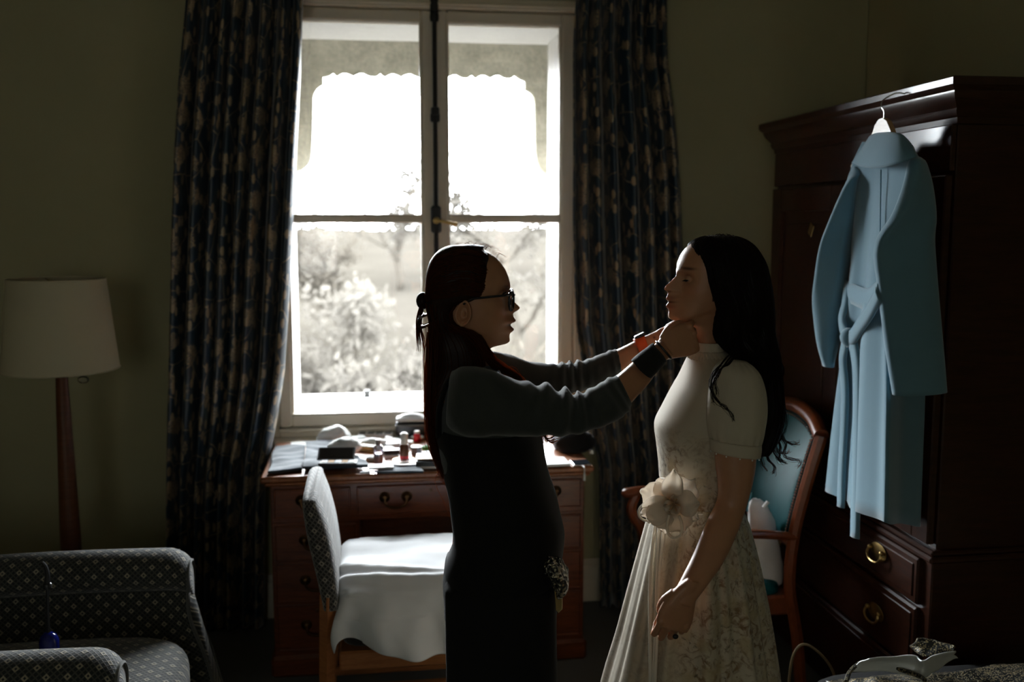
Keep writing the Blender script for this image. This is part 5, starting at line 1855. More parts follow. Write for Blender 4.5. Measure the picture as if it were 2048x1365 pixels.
def tone_a(co):
    t = np.ones((len(co), 3))
    c = co + ao
    up_l, lo_l = at_d(1028, 642.5, AD), at_d(1024, 658, AD)
    w = gs(c, up_l, (.013, .020, .0040)) * 1.3 + gs(c, lo_l, (.013, .018, .0048)) * 1.3
    t = paint(t, np.clip(w, 0, .85), (.62, .38, .36))
    t = paint(t, gs(c, at_d(1018, 649.5, AD), (.012, .018, .0028)) * 1.5, (.10, .05, .05))
    for s_ in (-1, 1):
        b = at_d(1014, 572, AD) + (0, s_ * .030, 0)
        t = paint(t, gs(c, b, (.014, .020, .0042)) * .95, (.18, .13, .11))
        t = paint(t, gs(c, at_d(1030, 624, AD) + (0, s_ * .0055, 0), (.006, .0035, .0022)) * .9, (.2, .1, .08))
        t = paint(t, gs(c, at_d(1008, 588, AD) + (0, s_ * .032, 0), (.012, .017, .009)) * .35, (.62, .46, .42))
        t = paint(t, gs(c, at_d(1000, 628, AD) + (0, s_ * .05, 0), (.02, .02, .015)) * .25, (1.0, .72, .66))
    t = paint(t, gs(c, at_d(1000, 646, AD) + (0, -.058, 0), (.0016, .01, .0016)), (.2, .12, .1))
    t = paint(t, gs(c, at_d(1309, 676, 2.56), (.0035, .05, .0035)), (.2, .12, .1))
    # scalp colour under the hair
    sc_ = (c[:, 0] < at_d(962, 560, AD)[0]) & (c[:, 2] > at_d(900, 592, AD)[2])
    t[sc_] = (.12, .09, .08)
    return t
bo_ = skin_mesh('body', body, MT['skin_a'], art, tone_a)
for s_ in (-1, 1):
    ec = at_d(931, 622, AD) + (0, s_ * .0715, 0) - ao
    sh_ = ear_shape(ec, (.95, s_ * .12, -.14), (.14, 0, .99), (-.1, s_ * .98, .1), .060)
    surf_tone(mesh('ear', sh_, MT['skin_a'], art, angle=None))
    mesh('ear_stud', ball(at_d(937, 639, AD) + (0, s_ * .082, 0) - ao, .0022, 10, 7), MT['pearl'], art)
    eye_parts(HA, 1000.5, 588, s_ * .029, (1, s_ * .10, 0), art, close=.34, skin='skin_a')

# hair: smooth cap drawn back to a claw clip, long length down the back, a lock over the shoulder
cap_rows = [(914, 489.5, 950, 489.5, AD, .030), (896, 492.5, 968, 492.5, AD, .052), (881, 499, 967, 499, AD, .064), (869, 510, 980, 510, AD, .076), (859, 526, 982, 526, AD, .084), (853, 548, 985, 548, AD, .0885), (851, 568, 983, 568, AD, .0885), (851, 586, 978, 586, AD, .086), (852, 598, 962, 598, AD, .083), (855, 612, 918, 612, AD, .078), (860, 640, 916, 640, AD, .074), (864, 662, 940, 662, AD, .066), (866, 690, 962, 690, AD, .066), (866, 715, 972, 715, AD, .072), (864, 738, 968, 738, AD, .080), (862, 770, 925, 770, AD, .085), (861, 810, 900, 810, AD + .0, .085), (864, 860, 896, 860, AD, .075), (872, 905, 896, 905, AD, .055), (884, 945, 896, 945, AD, .02)]
capR = ring_rows(cap_rows, ao, n=72, sq=.62, nr=90)
cv = capR.reshape(-1, 3)
capR = capR + (noise3(cv * np.array((1, 1.5, .35)), 3, 3, 60).reshape(capR.shape[:2])[..., None]) * .0016
mesh('hair', loft(capR), MT['hair_a'], art, angle=None)
paths = []
for k in range(420):                                   # strands combed from the hairline back over the cap
    a0 = random.uniform(-.15, 1.15)
    side = random.choice((-1, 1))
    x0 = random.uniform(950, 984)
    pts = []
    for t in np.linspace(0, 1, 12):
        py = 520 + (40 + 60 * a0) * 0
        u = t
        yy = np.interp(u, (0, .3, .7, 1), (512 + 70 * max(0, a0), 497 + 75 * max(0, a0), 512 + 72 * max(0, a0), 600))
        xx = np.interp(u, (0, .3, .7, 1), (983 - 4 * abs(a0), 935, 872, 853))
        i = int(np.argmin(np.abs(capR[:, :, 2].mean(1) - (at_d(1000, yy, AD)[2]))))
        R = capR[i]
        ux = at_d(xx, yy, AD)[0] - ao[0]
        sel = R[:, 1] * side >= -.002
        idx = np.where(sel)[0]
        j = idx[np.argmin(np.abs(R[idx, 0] - ux))]
        c_ = R.mean(0)
        pts.append(c_ + (R[j] - c_) * (1.012 + .01 * random.random()))
    paths.append(spline(pts, 14) + np.random.RandomState(k).normal(scale=.0008, size=(1, 3)))
strands('hair_strands', paths, .0009, MT['strand_a'], art)
paths = []
r_ = np.random.RandomState(5)
for k in range(300):                                   # long back hair
    dy = r_.uniform(-.085, .085)
    x1 = r_.uniform(-1, 1)
    e = r_.uniform(0, 1)
    pts = [A_(868 + 8 * x1, 640 + 20 * e), A_(868 + 10 * x1, 700), A_(868 + 13 * x1, 760), A_(866 + 13 * x1, 830), A_(872 + 12 * x1, 890 - 20 * e), A_(886 + 9 * x1 + 8 * e, 930 + 40 * e * r_.uniform(.3, 1))]
    pts = np.array(pts)
    pts[:, 1] += dy * np.array((.8, .9, 1, 1, .9, .7)) + r_.normal(scale=.004, size=6)
    pts[:, 0] += r_.normal(scale=.003, size=6)
    paths.append(spline(pts, 18))
for k in range(70):                                    # loose ends from the clip
    x1 = r_.uniform(-1, 1)
    pts = np.array([A_(848, 600 + 10 * x1), A_(840 + 5 * x1, 630), A_(838 + 5 * x1, 655), A_(842 + 8 * x1, 690 + 15 * r_.uniform(-1, 1))])
    pts[:, 1] += r_.uniform(-.02, .02)
    paths.append(spline(pts, 12))
for k in range(260):                                   # hair lying over the side of the neck and down behind the shoulder
    j = r_.randint(0, 72)
    i0, i1 = int(r_.uniform(40, 56)), int(r_.uniform(70, 88))
    pts = []
    for i in np.linspace(i0, i1, 12).astype(int):
        c_ = capR[i].mean(0)
        pts.append(c_ + (capR[i, j] - c_) * (1.01 + .02 * r_.random()))
    paths.append(spline(pts, 16))
for k in range(60):                                    # wisps between clip and neck
    x1 = r_.uniform(-1, 1)
    pts = np.array([A_(862 + 4 * x1, 650), A_(866 + 9 * x1, 690), A_(858 + 9 * x1, 740), A_(858 + 7 * x1, 800), A_(862 + 6 * x1, 870), A_(884 + 8 * x1, 930)])
    pts[:, 1] += r_.uniform(-.05, .05)
    paths.append(spline(pts, 16))
for k in range(130):                                   # lock over the far and near shoulder
    x1, x2 = r_.uniform(-1, 1), r_.uniform(-1, 1)
    pts = np.array([A_(908 + 8 * x1, 652 + 8 * x2, AD), A_(950 + 12 * x1, 668, AD), A_(972 + 10 * x1, 700, AD), A_(995 + 10 * x1, 726 + 4 * x2, AD), A_(1022 + 9 * x1, 742 + 5 * x2, AD), A_(1048 + 8 * x1, 775 + 8 * x2, AD), A_(1068 + 10 * x1, 830, AD), A_(1084 + 12 * x1, 880 + 10 * x2, AD)])
    pts[:, 1] += np.array((-.06, -.055, -.055, -.045, -.03, -.01, 0, 0)) + .02 * x2 + r_.normal(scale=.006, size=8)
    pts[:, 2] += r_.normal(scale=.004, size=8)
    paths.append(spline(pts, 20))
for k in range(26):                                    # flick of ends under the raised arm
    x1 = r_.uniform(-1, 1)
    paths.append(spline(np.array([A_(1078 + 6 * x1, 855), A_(1090 + 5 * x1, 876 + 5 * x1), A_(1102 + 5 * x1, 882 + 6 * x1), A_(1114 + 8 * r_.uniform(-1, 1), 876 + 8 * x1)]), 10))
paths.append(spline(np.array([A_(880, 940), A_(870, 965), A_(890, 1010), A_(902, 1040)]), 16))
strands('long_hair', paths, .0010, MT['strand_a'], art)
paths = []
for k in range(46):                                    # fly-away hairs at the crown and forehead
    t = r_.uniform(0, 1)
    x0 = 900 + 95 * t
    y0 = np.interp(x0, (900, 930, 960, 985, 1000), (494, 489, 491, 503, 520))
    paths.append(spline(np.array([A_(x0, y0 + 4), A_(x0 + 6, y0 - 2 - 5 * r_.random()), A_(x0 + 16 + 6 * r_.random(), y0 - 1 + 6 * r_.random())]) + np.array((0, r_.uniform(-.04, .04), 0)), 8))
strands('flyaway_hair', paths, .0004, MT['strand_a'], art, 3)
# claw clip with a small knot of hair
kn = mesh('hair_knot', basis(ball((0, 0, 0), (.016, .026, .020), 18, 12), A_(846, 602), (1, 0, 0), (0, 1, 0), (0, 0, 1)), MT['hair_a'], art)
cl = [tube(spline([A_(856, 628) + (0, y, 0), A_(842, 634) + (0, y * 1.1, 0), A_(838, 646) + (0, y, 0), A_(846, 653) + (0, y * .9, 0), A_(860, 648) + (0, y * .8, 0)], 14), .0028, 6) for y in (-.03, -.018, -.006, .006, .018, .03)]
cl.append(tube([A_(843, 632) + (0, -.035, 0), A_(843, 632) + (0, .035, 0)], .005, 8))
mesh('hair_clip', cat(*cl), flat('tortoise_clip', (.05, .02, .012), .25), art)

# spectacles
gl_ = bpy.data.objects.new('glasses', None)
gl_p = []
for s_ in (-1, 1):
    c = at_d(1024, 600, AD) + (0, s_ * .034, 0) - ao
    rim = [c + np.array((.004 * math.cos(a) ** 2 - .010 * abs(math.cos(a)) * (1 if math.cos(a) * s_ > 0 else 0), .027 * np.sign(math.cos(a)) * abs(math.cos(a)) ** .6, .0215 * np.sign(math.sin(a)) * abs(math.sin(a)) ** .6)) for a in np.linspace(0, 2 * PI, 41)]
    gl_p.append(tube(rim, .0023, 8, False))
    tip_ = at_d(936, 598, AD) + (0, s_ * .078, 0) - ao
    gl_p.append(tube(spline([at_d(1018, 586, AD) + (0, s_ * .062, 0) - ao, at_d(1008, 587, AD) + (0, s_ * .073, 0) - ao, at_d(975, 590, AD) + (0, s_ * .0775, 0) - ao, at_d(945, 594, AD) + (0, s_ * .079, 0) - ao, at_d(930, 604, AD) + (0, s_ * .080, 0) - ao], 20), np.linspace(.0030, .0024, 20), 8))
gl_p.append(tube(spline([at_d(1026, 592, AD) + (0, -.010, 0) - ao, at_d(1029, 590, AD) - ao, at_d(1026, 592, AD) + (0, .010, 0) - ao], 10), .0022, 8))
gf = mesh('glasses', cat(*gl_p), MT['black'], art)
for s_ in (-1, 1):
    c = at_d(1024, 600, AD) + (0, s_ * .034, 0) - ao
    a = np.linspace(0, 2 * PI, 32, endpoint=False)
    rr = [np.stack([c[0] + np.full(32, o_) - .010 * np.abs(np.cos(a)) * (np.cos(a) * s_ > 0), c[1] + .026 * np.sign(np.cos(a)) * np.abs(np.cos(a)) ** .6, c[2] + .0205 * np.sign(np.sin(a)) * np.abs(np.sin(a)) ** .6], 1) for o_ in (.0005, .0020)]
    mesh('lens', loft(rr), MT['lens'], gf, angle=None)

# clothes
def wrinkle(V, seed, amp, freq, aniso=(1, 1, 1)):
    return noise3(V * np.asarray(aniso), seed, 3, freq) * amp
nrow = [(912, 772, 906, 822, 2.215, .016), (905, 757, 901, 828, 2.19, .040), (902, 746, 894, 842, 2.168, .054), (925, 736, 915, 862, 2.14, .068), (962, 738, 950, 870, 2.14, .07), (1000, 746, 990, 868, 2.145, .068), (1041, 760, 1036, 870, 2.15, .064), (1079, 770, 1086, 870, 2.16, .060), (1123, 780, 1134, 866, 2.175, .058), (1152, 787, 1176, 858, 2.185, .056), (1172, 783, 1214, 847, 2.195, .056), (1202, 765, 1248, 829, 2.21, .053), (1235, 749.5, 1263, 807, 2.24, .048)]
frow = [(930, 706, 930, 800, 2.46, .06), (989, 705, 990, 800, 2.48, .062), (1024, 711, 1030, 795, 2.495, .058), (1068, 724, 1075, 790, 2.51, .054), (1103, 730, 1112, 787, 2.525, .052), (1130, 729, 1140, 785, 2.535, .05), (1151, 726, 1165, 782, 2.545, .05), (1178, 719, 1192, 774, 2.55, .048), (1200, 710, 1214, 764, 2.555, .045), (1233, 698, 1242, 745, 2.56, .042)]
Rn = ring_rows(nrow, ao, n=48, sq=.85, nr=100)
Rf = ring_rows(frow, ao, n=48, sq=.85, nr=100)
def sleeve_folds(R, seed, elbow, amp):
    n_, m_ = R.shape[:2]
    c = R.mean(1, keepdims=True)
    rad = R - c
    v = np.linspace(0, 1, n_)[:, None]
    a = np.linspace(0, 2 * PI, m_, endpoint=False)[None, :]
    topw = .5 - .5 * np.cos(a)                          # the upper edge carries the deep creases
    f = amp * np.exp(-((v - elbow) / .14) ** 2) * np.sin(v * 78 + 2.2 * np.cos(a)) * (.25 + .9 * topw)
    f = f + amp * .5 * np.exp(-((v - .97) / .05) ** 2) * np.sin(v * 120)
    f = f + amp * .6 * noise3(R, seed, 3, 24)
    return c + rad * (1 + f[..., None] / .05)
Rn = sleeve_folds(Rn, 4, .70, .010)
Rf = sleeve_folds(Rf, 7, .62, .009)
sw_torso = ring_rows([(922, 728, 985, 728, AD, .075), (905, 738, 996, 738, AD, .115), (888, 758, 1006, 758, AD, .165), (878, 800, 1030, 800, AD, .185), (872, 850, 1064, 850, AD, .172), (878, 900, 1080, 900, AD, .158), (888, 950, 1090, 950, AD, .150)], ao, n=64, sq=.9, nr=40)
sw = remeshed(cat(loft(sw_torso), loft(Rn), loft(Rf)), .0045, 1)
swv = sw[0]
mesh('sweater', sw, MT['sweater'], art, angle=None)
tun = ring_rows([(876, 842, 1066, 850, AD, .178), (871, 870, 1079, 872, AD, .168), (882, 910, 1087, 910, AD, .162), (892, 960, 1101, 960, AD, .158), (898, 1000, 1115, 1000, AD, .160), (903, 1050, 1126, 1050, AD, .166), (902, 1085, 1127, 1085, AD, .172), (890, 1124, 1123, 1120, AD, .178), (888, 1145, 1119, 1142, AD, .178)], ao, n=72, sq=.85, nr=60)
tun = tun + (noise3(tun, 31, 3, 16)[..., None] * .005) * np.array((1, 1, .2))
mesh('tunic', loft(tun), MT['tunic'], art, angle=None)
for s_ in (-1, 1):                                     # tunic shoulder straps over the sweater
    pth = spline([A_(884, 850) + (0, s_ * .12, 0), A_(888, 790) + (0, s_ * .13, 0), A_(915, 742) + (0, s_ * .105, 0.006), A_(985, 745) + (0, s_ * .10, .004), A_(1035, 790) + (0, s_ * .11, 0), A_(1062, 850) + (0, s_ * .11, 0)], 30)
    mesh('tunic_strap', tube(pth, .020, 8, True, .3), MT['tunic'], art, angle=None)
tr1 = ring_rows([(893, 1110, 1118, 1110, AD, .165), (888, 1165, 1116, 1165, AD, .172), (890, 1200, 1113, 1200, AD, .172), (891, 1240, 1112, 1240, AD, .168)], ao, n=64, sq=.85, nr=16)
trl = []
for s_ in (-1, 1):
    trl.append(ring_rows([(889, 1170, 1114, 1170, AD + s_ * .085, .088), (892, 1260, 1112, 1260, AD + s_ * .087, .086), (894, 1365, 1114, 1365, AD + s_ * .088, .085), (896, 1480, 1112, 1480, AD + s_ * .088, .083), (898, 1640, 1110, 1640, AD + s_ * .088, .082), (899, 1735, 1110, 1735, AD + s_ * .088, .082)], ao, n=40, sq=.9, nr=24))
tv = remeshed(cat(loft(tr1), *[loft(t) for t in trl]), .009, 3)
mesh('trousers', (tv[0] + noise3(tv[0] * np.array((1, 1, .3)), 12, 2, 14)[:, None] * np.array((.006, .006, 0)), tv[1]), MT['trousers'], art, angle=None)
for s_ in (-1, 1):
    c0 = A_(1000, 1180, AD)
    mesh('shoe', tf(rbox(-.085, .185, -.045, .045, 0.0, .10, .04, 0), (c0[0] - .01, s_ * .08, 0)), MT['black'], art, angle=None)
# wrist things
wb_ = ring_rows([(1262, 722, 1302, 756, 2.275, .036), (1268, 716, 1308, 750, 2.29, .0375), (1280, 706, 1316, 742, 2.31, .035), (1292, 697, 1325, 734, 2.33, .032), (1302, 689, 1331, 725, 2.345, .029), (1307, 687, 1333, 722, 2.355, .027)], ao, n=40, sq=.9, nr=36)
wb_ = wb_ + noise3(wb_, 8, 3, 40)[..., None] * .0028
mesh('wristband', loft(wb_), MT['blackcloth'], art, angle=None)
ht = ring_rows([(1313, 684, 1341, 717, 2.37, .026)], ao, n=40)[0]
mesh('hair_tie', tube(np.concatenate([ht, ht[:2]]), .0028, 8, False), MT['black'], art)
wt = ring_rows([(1267, 680, 1284, 722, 2.572, .032), (1275, 676, 1290, 717, 2.575, .0325), (1287, 671, 1298, 711, 2.58, .030)], ao, n=40, nr=10)
wstrap = mesh('watch', loft(wt, False, False), MT['orange'], art, angle=None)
solid(wstrap, .0035)
mesh('watch_case', basis(rbox(-.016, .016, -.014, .014, -.004, .005, .004, 0), A_(1280, 672, 2.575), (.85, 0, .42), (0, 1, 0), (-.42, 0, .85)), MT['black'], wstrap)
# sequinned belt pouch with a fringe at the front of the hip
pb = ring_rows([(1092, 1112, 1122, 1118, 2.17, .02), (1086, 1128, 1128, 1132, 2.17, .04), (1094, 1150, 1136, 1158, 2.17, .045), (1105, 1172, 1136, 1178, 2.17, .035), (1112, 1186, 1126, 1190, 2.17, .02)], ao, n=36, nr=40)
pb = pb + noise3(pb, 3, 4, 70)[..., None] * .005
po_ = mesh('belt_pouch', loft(pb), MT['sequin'], art, False)
fr_ = [tube(spline([A_(1110 + k * 2.6, 1184, 2.15), A_(1112 + k * 2.3, 1205, 2.15), A_(1113 + k * 2.0, 1226 - 2 * abs(k - 2), 2.15)], 8), .0016, 5) for k in range(6)]
mesh('pouch_fringe', cat(*fr_), MT['gold'], po_)

# ------------------------------------------------------------------ the woman in white: facing left, chin a little raised, arm hanging
BD = 2.50
bo0 = np.array((at_d(1400, 1200, BD)[0], BD, 0.0))
bri = thing('person', 'woman with black wavy hair in ivory printed dress with flower at waist', 'person', yaw_world(bo0), -CAM_YAW)
B_ = lambda px, py, d=BD: at_d(px, py, d) - bo0
G_ = lambda rows, **k: loft(ring_rows(rows, bo0, **k))
front = [(476, 1432), (478, 1414), (482, 1398), (489, 1382), (497, 1372.5), (509.7, 1363), (527, 1355.5), (537, 1353.2), (545, 1350), (550, 1349), (556, 1343.5), (563, 1335), (569, 1328), (574.5, 1323.4), (578, 1323.8), (582, 1329.5), (585, 1332), (589.5, 1330.6), (594.4, 1327.4), (598, 1328.8), (601, 1333.5), (604.5, 1333), (608, 1328.4), (612, 1327.6), (616, 1332.5), (621, 1334), (627, 1333), (632, 1333.2), (636, 1336.5), (639.5, 1343), (642, 1354), (645, 1368), (650, 1379), (664, 1386.5), (684, 1390), (700, 1389), (720, 1388)]
back = [(476, 1440), (478, 1458), (482, 1474), (495, 1492), (520, 1503), (555, 1504), (590, 1494), (620, 1472), (650, 1446), (684, 1436), (700, 1440), (720, 1450)]
base = [(476, 1432), (482, 1398), (489, 1383), (497, 1374), (509.7, 1365), (527, 1358), (537, 1357), (550, 1358), (575, 1357), (592, 1352), (606, 1350), (620, 1345), (632, 1341), (638, 1345), (642, 1355), (645, 1368), (650, 1379), (664, 1386.5), (684, 1390), (700, 1389), (720, 1388)]
sig = [(476, .03), (525, .04), (538, .022), (548, .0095), (563, .009), (573, .0115), (580, .0155), (585, .013), (590, .014), (597, .020), (604, .021), (612, .018), (620, .016), (630, .022), (642, .03), (720, .03)]
wid = [(476, .012), (479, .034), (484, .049), (494, .061), (510, .070), (535, .0735), (560, .072), (585, .067), (605, .060), (622, .053), (636, .048), (648, .047), (665, .046), (684, .045), (700, .045), (720, .05)]
HB = Head(BD, -1, front, back, base, sig, wid, bo0, ((1420, 612), (1352, 640)), (.030, at_d(1024, 556, BD)[2], 0), step=1.0)
HB.zn0, HB.zn1 = at_d(1380, 690, BD)[2], at_d(1380, 640, BD)[2]
HB.yaw = math.radians(13)
HB.pivot = np.array((at_d(1428, 600, BD)[0] - bo0[0], 0, 0))
headR = HB.rot(HB.rings)
# counter-shift so that the turned profile stays where the photograph has it
k_ = np.clip((headR[..., 2] - HB.zn0) / (HB.zn1 - HB.zn0), 0, 1)
SHIFT = -.0025
headR[..., 0] += SHIFT * k_
arm_rows = [(1440, 740, 1505, 760, 2.36, .045), (1432, 830, 1513, 835, 2.345, .047), (1430, 915, 1512, 915, 2.335, .045), (1436, 968, 1506, 960, 2.33, .040), (1434, 1003, 1491, 1015, 2.325, .036), (1415, 1043, 1475, 1062, 2.295, .036), (1388, 1108, 1447, 1122, 2.255, .033), (1362, 1160, 1410, 1176, 2.22, .026), (1350, 1182, 1392, 1200, 2.208, .0215), (1344, 1196, 1386, 1212, 2.205, .020)]
armn = G_(arm_rows, nr=44, n=36, sq=.95)
hb2 = hand([(30, 100, 62), (34, 100, 62), (38, 100, 60), (44, 96, 60)], [(.036, .034, -.012), (.062, .033, -.030), (.082, .018, -.040), (.092, .006, -.040)], 1.06, (.03, .01, -.015, -.04))
hb2 = basis(hb2, B_(1371, 1184, 2.205), (-.31, .03, -.95), (-.95, -.10, .31), (-.09, -.99, .0))
armf = G_([(1440, 745, 1490, 745, 2.66, .045), (1430, 915, 1495, 915, 2.68, .042), (1425, 1010, 1478, 1010, 2.69, .036), (1400, 1120, 1440, 1120, 2.68, .03), (1385, 1180, 1418, 1180, 2.67, .022)], nr=24)
hfar = basis(hand([(35, 60, 40)] * 4, [(.036, .034, -.012), (.066, .034, -.022), (.088, .024, -.03)], .95), B_(1400, 1186, 2.67), (-.25, 0, -.97), (-.97, 0, .25), (0, 1, 0))
tors = G_([(1393, 700, 1436, 700, BD, .045), (1390, 730, 1460, 730, BD, .075), (1372, 790, 1476, 790, BD, .135), (1326, 850, 1482, 850, BD, .135), (1330, 920, 1474, 920, BD, .12), (1336, 990, 1466, 990, BD, .115), (1325, 1080, 1475, 1080, BD, .15), (1330, 1160, 1470, 1160, BD, .15)], nr=30, n=48)
blegs = []
cB = B_(1400, 1150)
for s_ in (-1, 1):
    a = np.linspace(0, 2 * PI, 24, endpoint=False)
    blegs.append(loft([np.stack([cB[0] + r * np.cos(a) + o_, s_ * .078 + r * np.sin(a), np.full(24, z)], 1) for z, r, o_ in ((.80, .08, 0), (.64, .072, 0), (.47, .054, 0), (.34, .052, .006), (.2, .040, .01), (.10, .032, .012))]))
    blegs.append(tf(rbox(-.15, .06, -.034, .034, .03, .095, .03, 0), (cB[0] + .01, s_ * .078, 0)))
body = cat(loft(headR), armn, hb2, armf, hfar, tors, *blegs)
def HBp(px, py, lat):
    q = HB.pt(px, py, lat)
    q[0] += SHIFT
    return q
def tone_b(co):
    t = np.ones((len(co), 3))
    ul, ll, mo = HBp(1333, 595, 0), HBp(1333.5, 611, 0), HBp(1337, 602.5, 0)
    t = paint(t, np.clip(gs(co, ul, (.016, .020, .0052)) * 1.4 + gs(co, ll, (.016, .018, .0058)) * 1.4, 0, .75), (.72, .44, .42))
    t = paint(t, gs(co, mo, (.016, .019, .0024)) * 1.2, (.22, .10, .10))
    for s_ in (-1, 1):
        t = paint(t, gs(co, HBp(1356, 535, s_ * .026), (.016, .014, .0036)) * .9 + gs(co, HBp(1364, 536, s_ * .044), (.016, .012, .0034)) * .9, (.16, .11, .09))
        t = paint(t, gs(co, HBp(1333, 581.5, s_ * .0055), (.006, .0035, .0024)) * .9, (.2, .1, .08))
        t = paint(t, gs(co, HBp(1362, 549, s_ * .031), (.014, .018, .007)) * .55, (.55, .36, .30))
        t = paint(t, gs(co, HBp(1368, 578, s_ * .048), (.02, .02, .014)) * .35, (1.0, .68, .60))
    sc_ = (co[:, 0] > HB.pivot[0] - .018) & (co[:, 2] > at_d(1400, 600, BD)[2])
    t[sc_] = (.10, .08, .07)
    return t
skin_mesh('body', body, MT['skin_b'], bri, tone_b)
yw = HB.yaw
fd = np.array((-math.cos(yw), -math.sin(yw), 0))
latv = np.array((math.sin(yw), -math.cos(yw), 0))
for s_ in (-1, 1):
    ec = HBp(1366.5, 557, s_ * .0275)
    class _P:
        def pt(self, a, b, c):
            return ec
    eye_parts(_P(), 0, 0, 0, fd + .10 * s_ * np.array((math.sin(yw), math.cos(yw), 0)), bri, r=.0118, close=-.10, skin='skin_b', gaze=(1, 0, -.45))
    eh = HBp(1432, 575, s_ * .070)
    surf_tone(mesh('ear', ear_shape(eh, fd, (0, 0, 1), (-fd[1] * -s_ * 0 + 0, s_, 0), .056), MT['skin_b'], bri, angle=None))
teeth = spline([HBp(1342.5, 601, .013), HBp(1339.5, 600.5, 0), HBp(1342.5, 601, -.013)], 12)
mesh('teeth', tube(teeth, .0017, 6), MT['eye'], bri)

# hair
hrows = [(1420, 471, 1462, 471, BD, .040), (1399, 477, 1482, 477, BD, .066), (1384, 487, 1497, 487, BD, .083), (1381, 499, 1508, 499, BD, .092), (1391, 527, 1524, 527, BD, .101), (1398, 557, 1531, 557, BD, .105), (1411, 592, 1535, 592, BD, .107), (1424, 618, 1537, 618, BD, .108), (1420, 652, 1540, 652, BD, .106), (1420, 672, 1542, 672, BD, .104), (1434, 692, 1546, 692, BD, .104), (1462, 712, 1549, 712, BD + .01, .104), (1478, 740, 1552, 740, BD + .02, .10), (1484, 800, 1560, 800, BD + .03, .10), (1488, 845, 1556, 845, BD + .03, .085), (1500, 885, 1548, 885, BD + .03, .05), (1515, 912, 1538, 912, BD + .03, .012)]
HR = ring_rows(hrows, bo0, n=84, sq=.62, nr=110)
a = np.linspace(0, 2 * PI, 84, endpoint=False)[None, :]
v = np.linspace(0, 1, 110)[:, None]
cen = HR.mean(1, keepdims=True)
HR = cen + (HR - cen) * (1 + (.045 * np.sin(a * 6 + v * 26) * np.clip(v * 1.6 - .25, 0, 1) + .018 * np.sin(a * 17 + v * 18) * np.clip(v * 3, .15, 1))[..., None])
mesh('hair', loft(HR), MT['hair_b'], bri, angle=None)
paths = []
r_ = np.random.RandomState(11)
for k in range(1100):
    j = r_.randint(0, 84)
    i0, i1 = int(r_.uniform(2, 30)), int(r_.uniform(60, 109))
    ph, am = r_.uniform(0, 6.28), r_.uniform(.2, 1.0)
    pts = []
    for i in np.linspace(i0, i1, 16).astype(int):
        jj = (j + 1.6 * math.sin(i * .10 + ph * .25) * am) % 84
        j0 = int(jj)
        f_ = jj - j0
        p = HR[i, j0] * (1 - f_) + HR[i, (j0 + 1) % 84] * f_
        c_ = cen[i, 0]
        pts.append(c_ + (p - c_) * (1.01 + .012 * am))
    paths.append(spline(pts, 22))
strands('hair_strands', paths, .0010, MT['strand_b'], bri)
paths = []
def curl(pts, d_, n_=22, wob=.006, f_=3):
    P = np.array([B_(x, y, d_) for x, y in pts])
    S_ = spline(P, n_)
    t = np.linspace(0, 1, n_)
    S_[:, 1] += wob * np.sin(t * f_ * 6.28)
    return S_
tend = [([(1470, 700), (1448, 722), (1428, 745), (1422, 775), (1432, 800), (1450, 815), (1462, 830), (1466, 842)], 2.26), ([(1474, 704), (1450, 728), (1434, 748), (1426, 770), (1424, 795), (1428, 806)], 2.265), ([(1478, 708), (1455, 728), (1440, 742), (1430, 765), (1436, 790)], 2.27),
        ([(1552, 830), (1556, 868), (1572, 890), (1568, 912), (1584, 920), (1600, 924), (1594, 934)], 2.6), ([(1556, 850), (1568, 880), (1588, 888), (1598, 884)], 2.6), ([(1550, 860), (1560, 900), (1556, 916), (1566, 924)], 2.58),
        ([(1548, 840), (1562, 872), (1552, 896), (1566, 908), (1578, 902)], 2.58), ([(1540, 870), (1546, 900), (1560, 922), (1572, 928)], 2.56), ([(1530, 890), (1536, 918), (1550, 936), (1546, 948)], 2.55), ([(1524, 890), (1524, 925), (1534, 940)], 2.53),
        ([(1545, 700), (1566, 740), (1556, 790), (1574, 830), (1566, 870)], 2.55)]
for pts, dd in tend:
    for q in range(12):
        jt = r_.normal(scale=2.2, size=(len(pts), 2))
        paths.append(curl(np.array(pts) + jt * np.linspace(.4, 1.3, len(pts))[:, None], dd + r_.uniform(-.008, .008)))
for k in range(46):                                    # baby hairs at the hairline and crown
    x0 = r_.uniform(1374, 1470)
    y0 = np.interp(x0, (1370, 1376, 1398, 1420, 1450, 1480), (508, 494, 479, 472, 470, 476))
    paths.append(curl([(x0 + 8, y0 + 4), (x0, y0 - 3 * r_.random()), (x0 - 7, y0 + 5 + 6 * r_.random())], BD + r_.uniform(-.05, .05), 8, .002, 1))
strands('loose_hair', paths, .0009, MT['strand_b'], bri)

# dress
def with_print(o, fn):
    n_ = len(o.data.vertices)
    co = np.empty(n_ * 3, np.float32)
    o.data.vertices.foreach_get('co', co)
    at = o.data.attributes.new('print', 'FLOAT', 'POINT')
    at.data.foreach_set('value', fn(co.reshape(-1, 3)).astype(np.float32))
    return o
zz = lambda py: at_d(1400, py, BD)[2]
drows = [(1387, 683, 1444, 683, BD, .053), (1385, 698, 1447, 698, BD, .055), (1383, 707, 1452, 707, BD, .062), (1378, 715, 1462, 716, BD, .085), (1372, 731, 1478, 731, BD, .125), (1360, 759, 1490, 759, BD, .153), (1347, 781, 1494, 781, BD, .16), (1327, 818, 1495, 818, BD, .16), (1313, 844, 1493, 844, BD, .155), (1311, 862, 1490, 862, BD, .152), (1314, 885, 1486, 885, BD, .147), (1318, 920, 1480, 920, BD, .138), (1321, 957, 1474, 957, BD, .130), (1325, 1000, 1470, 1000, BD, .126)]
Rd = ring_rows(drows, bo0, n=120, sq=.92, nr=90)
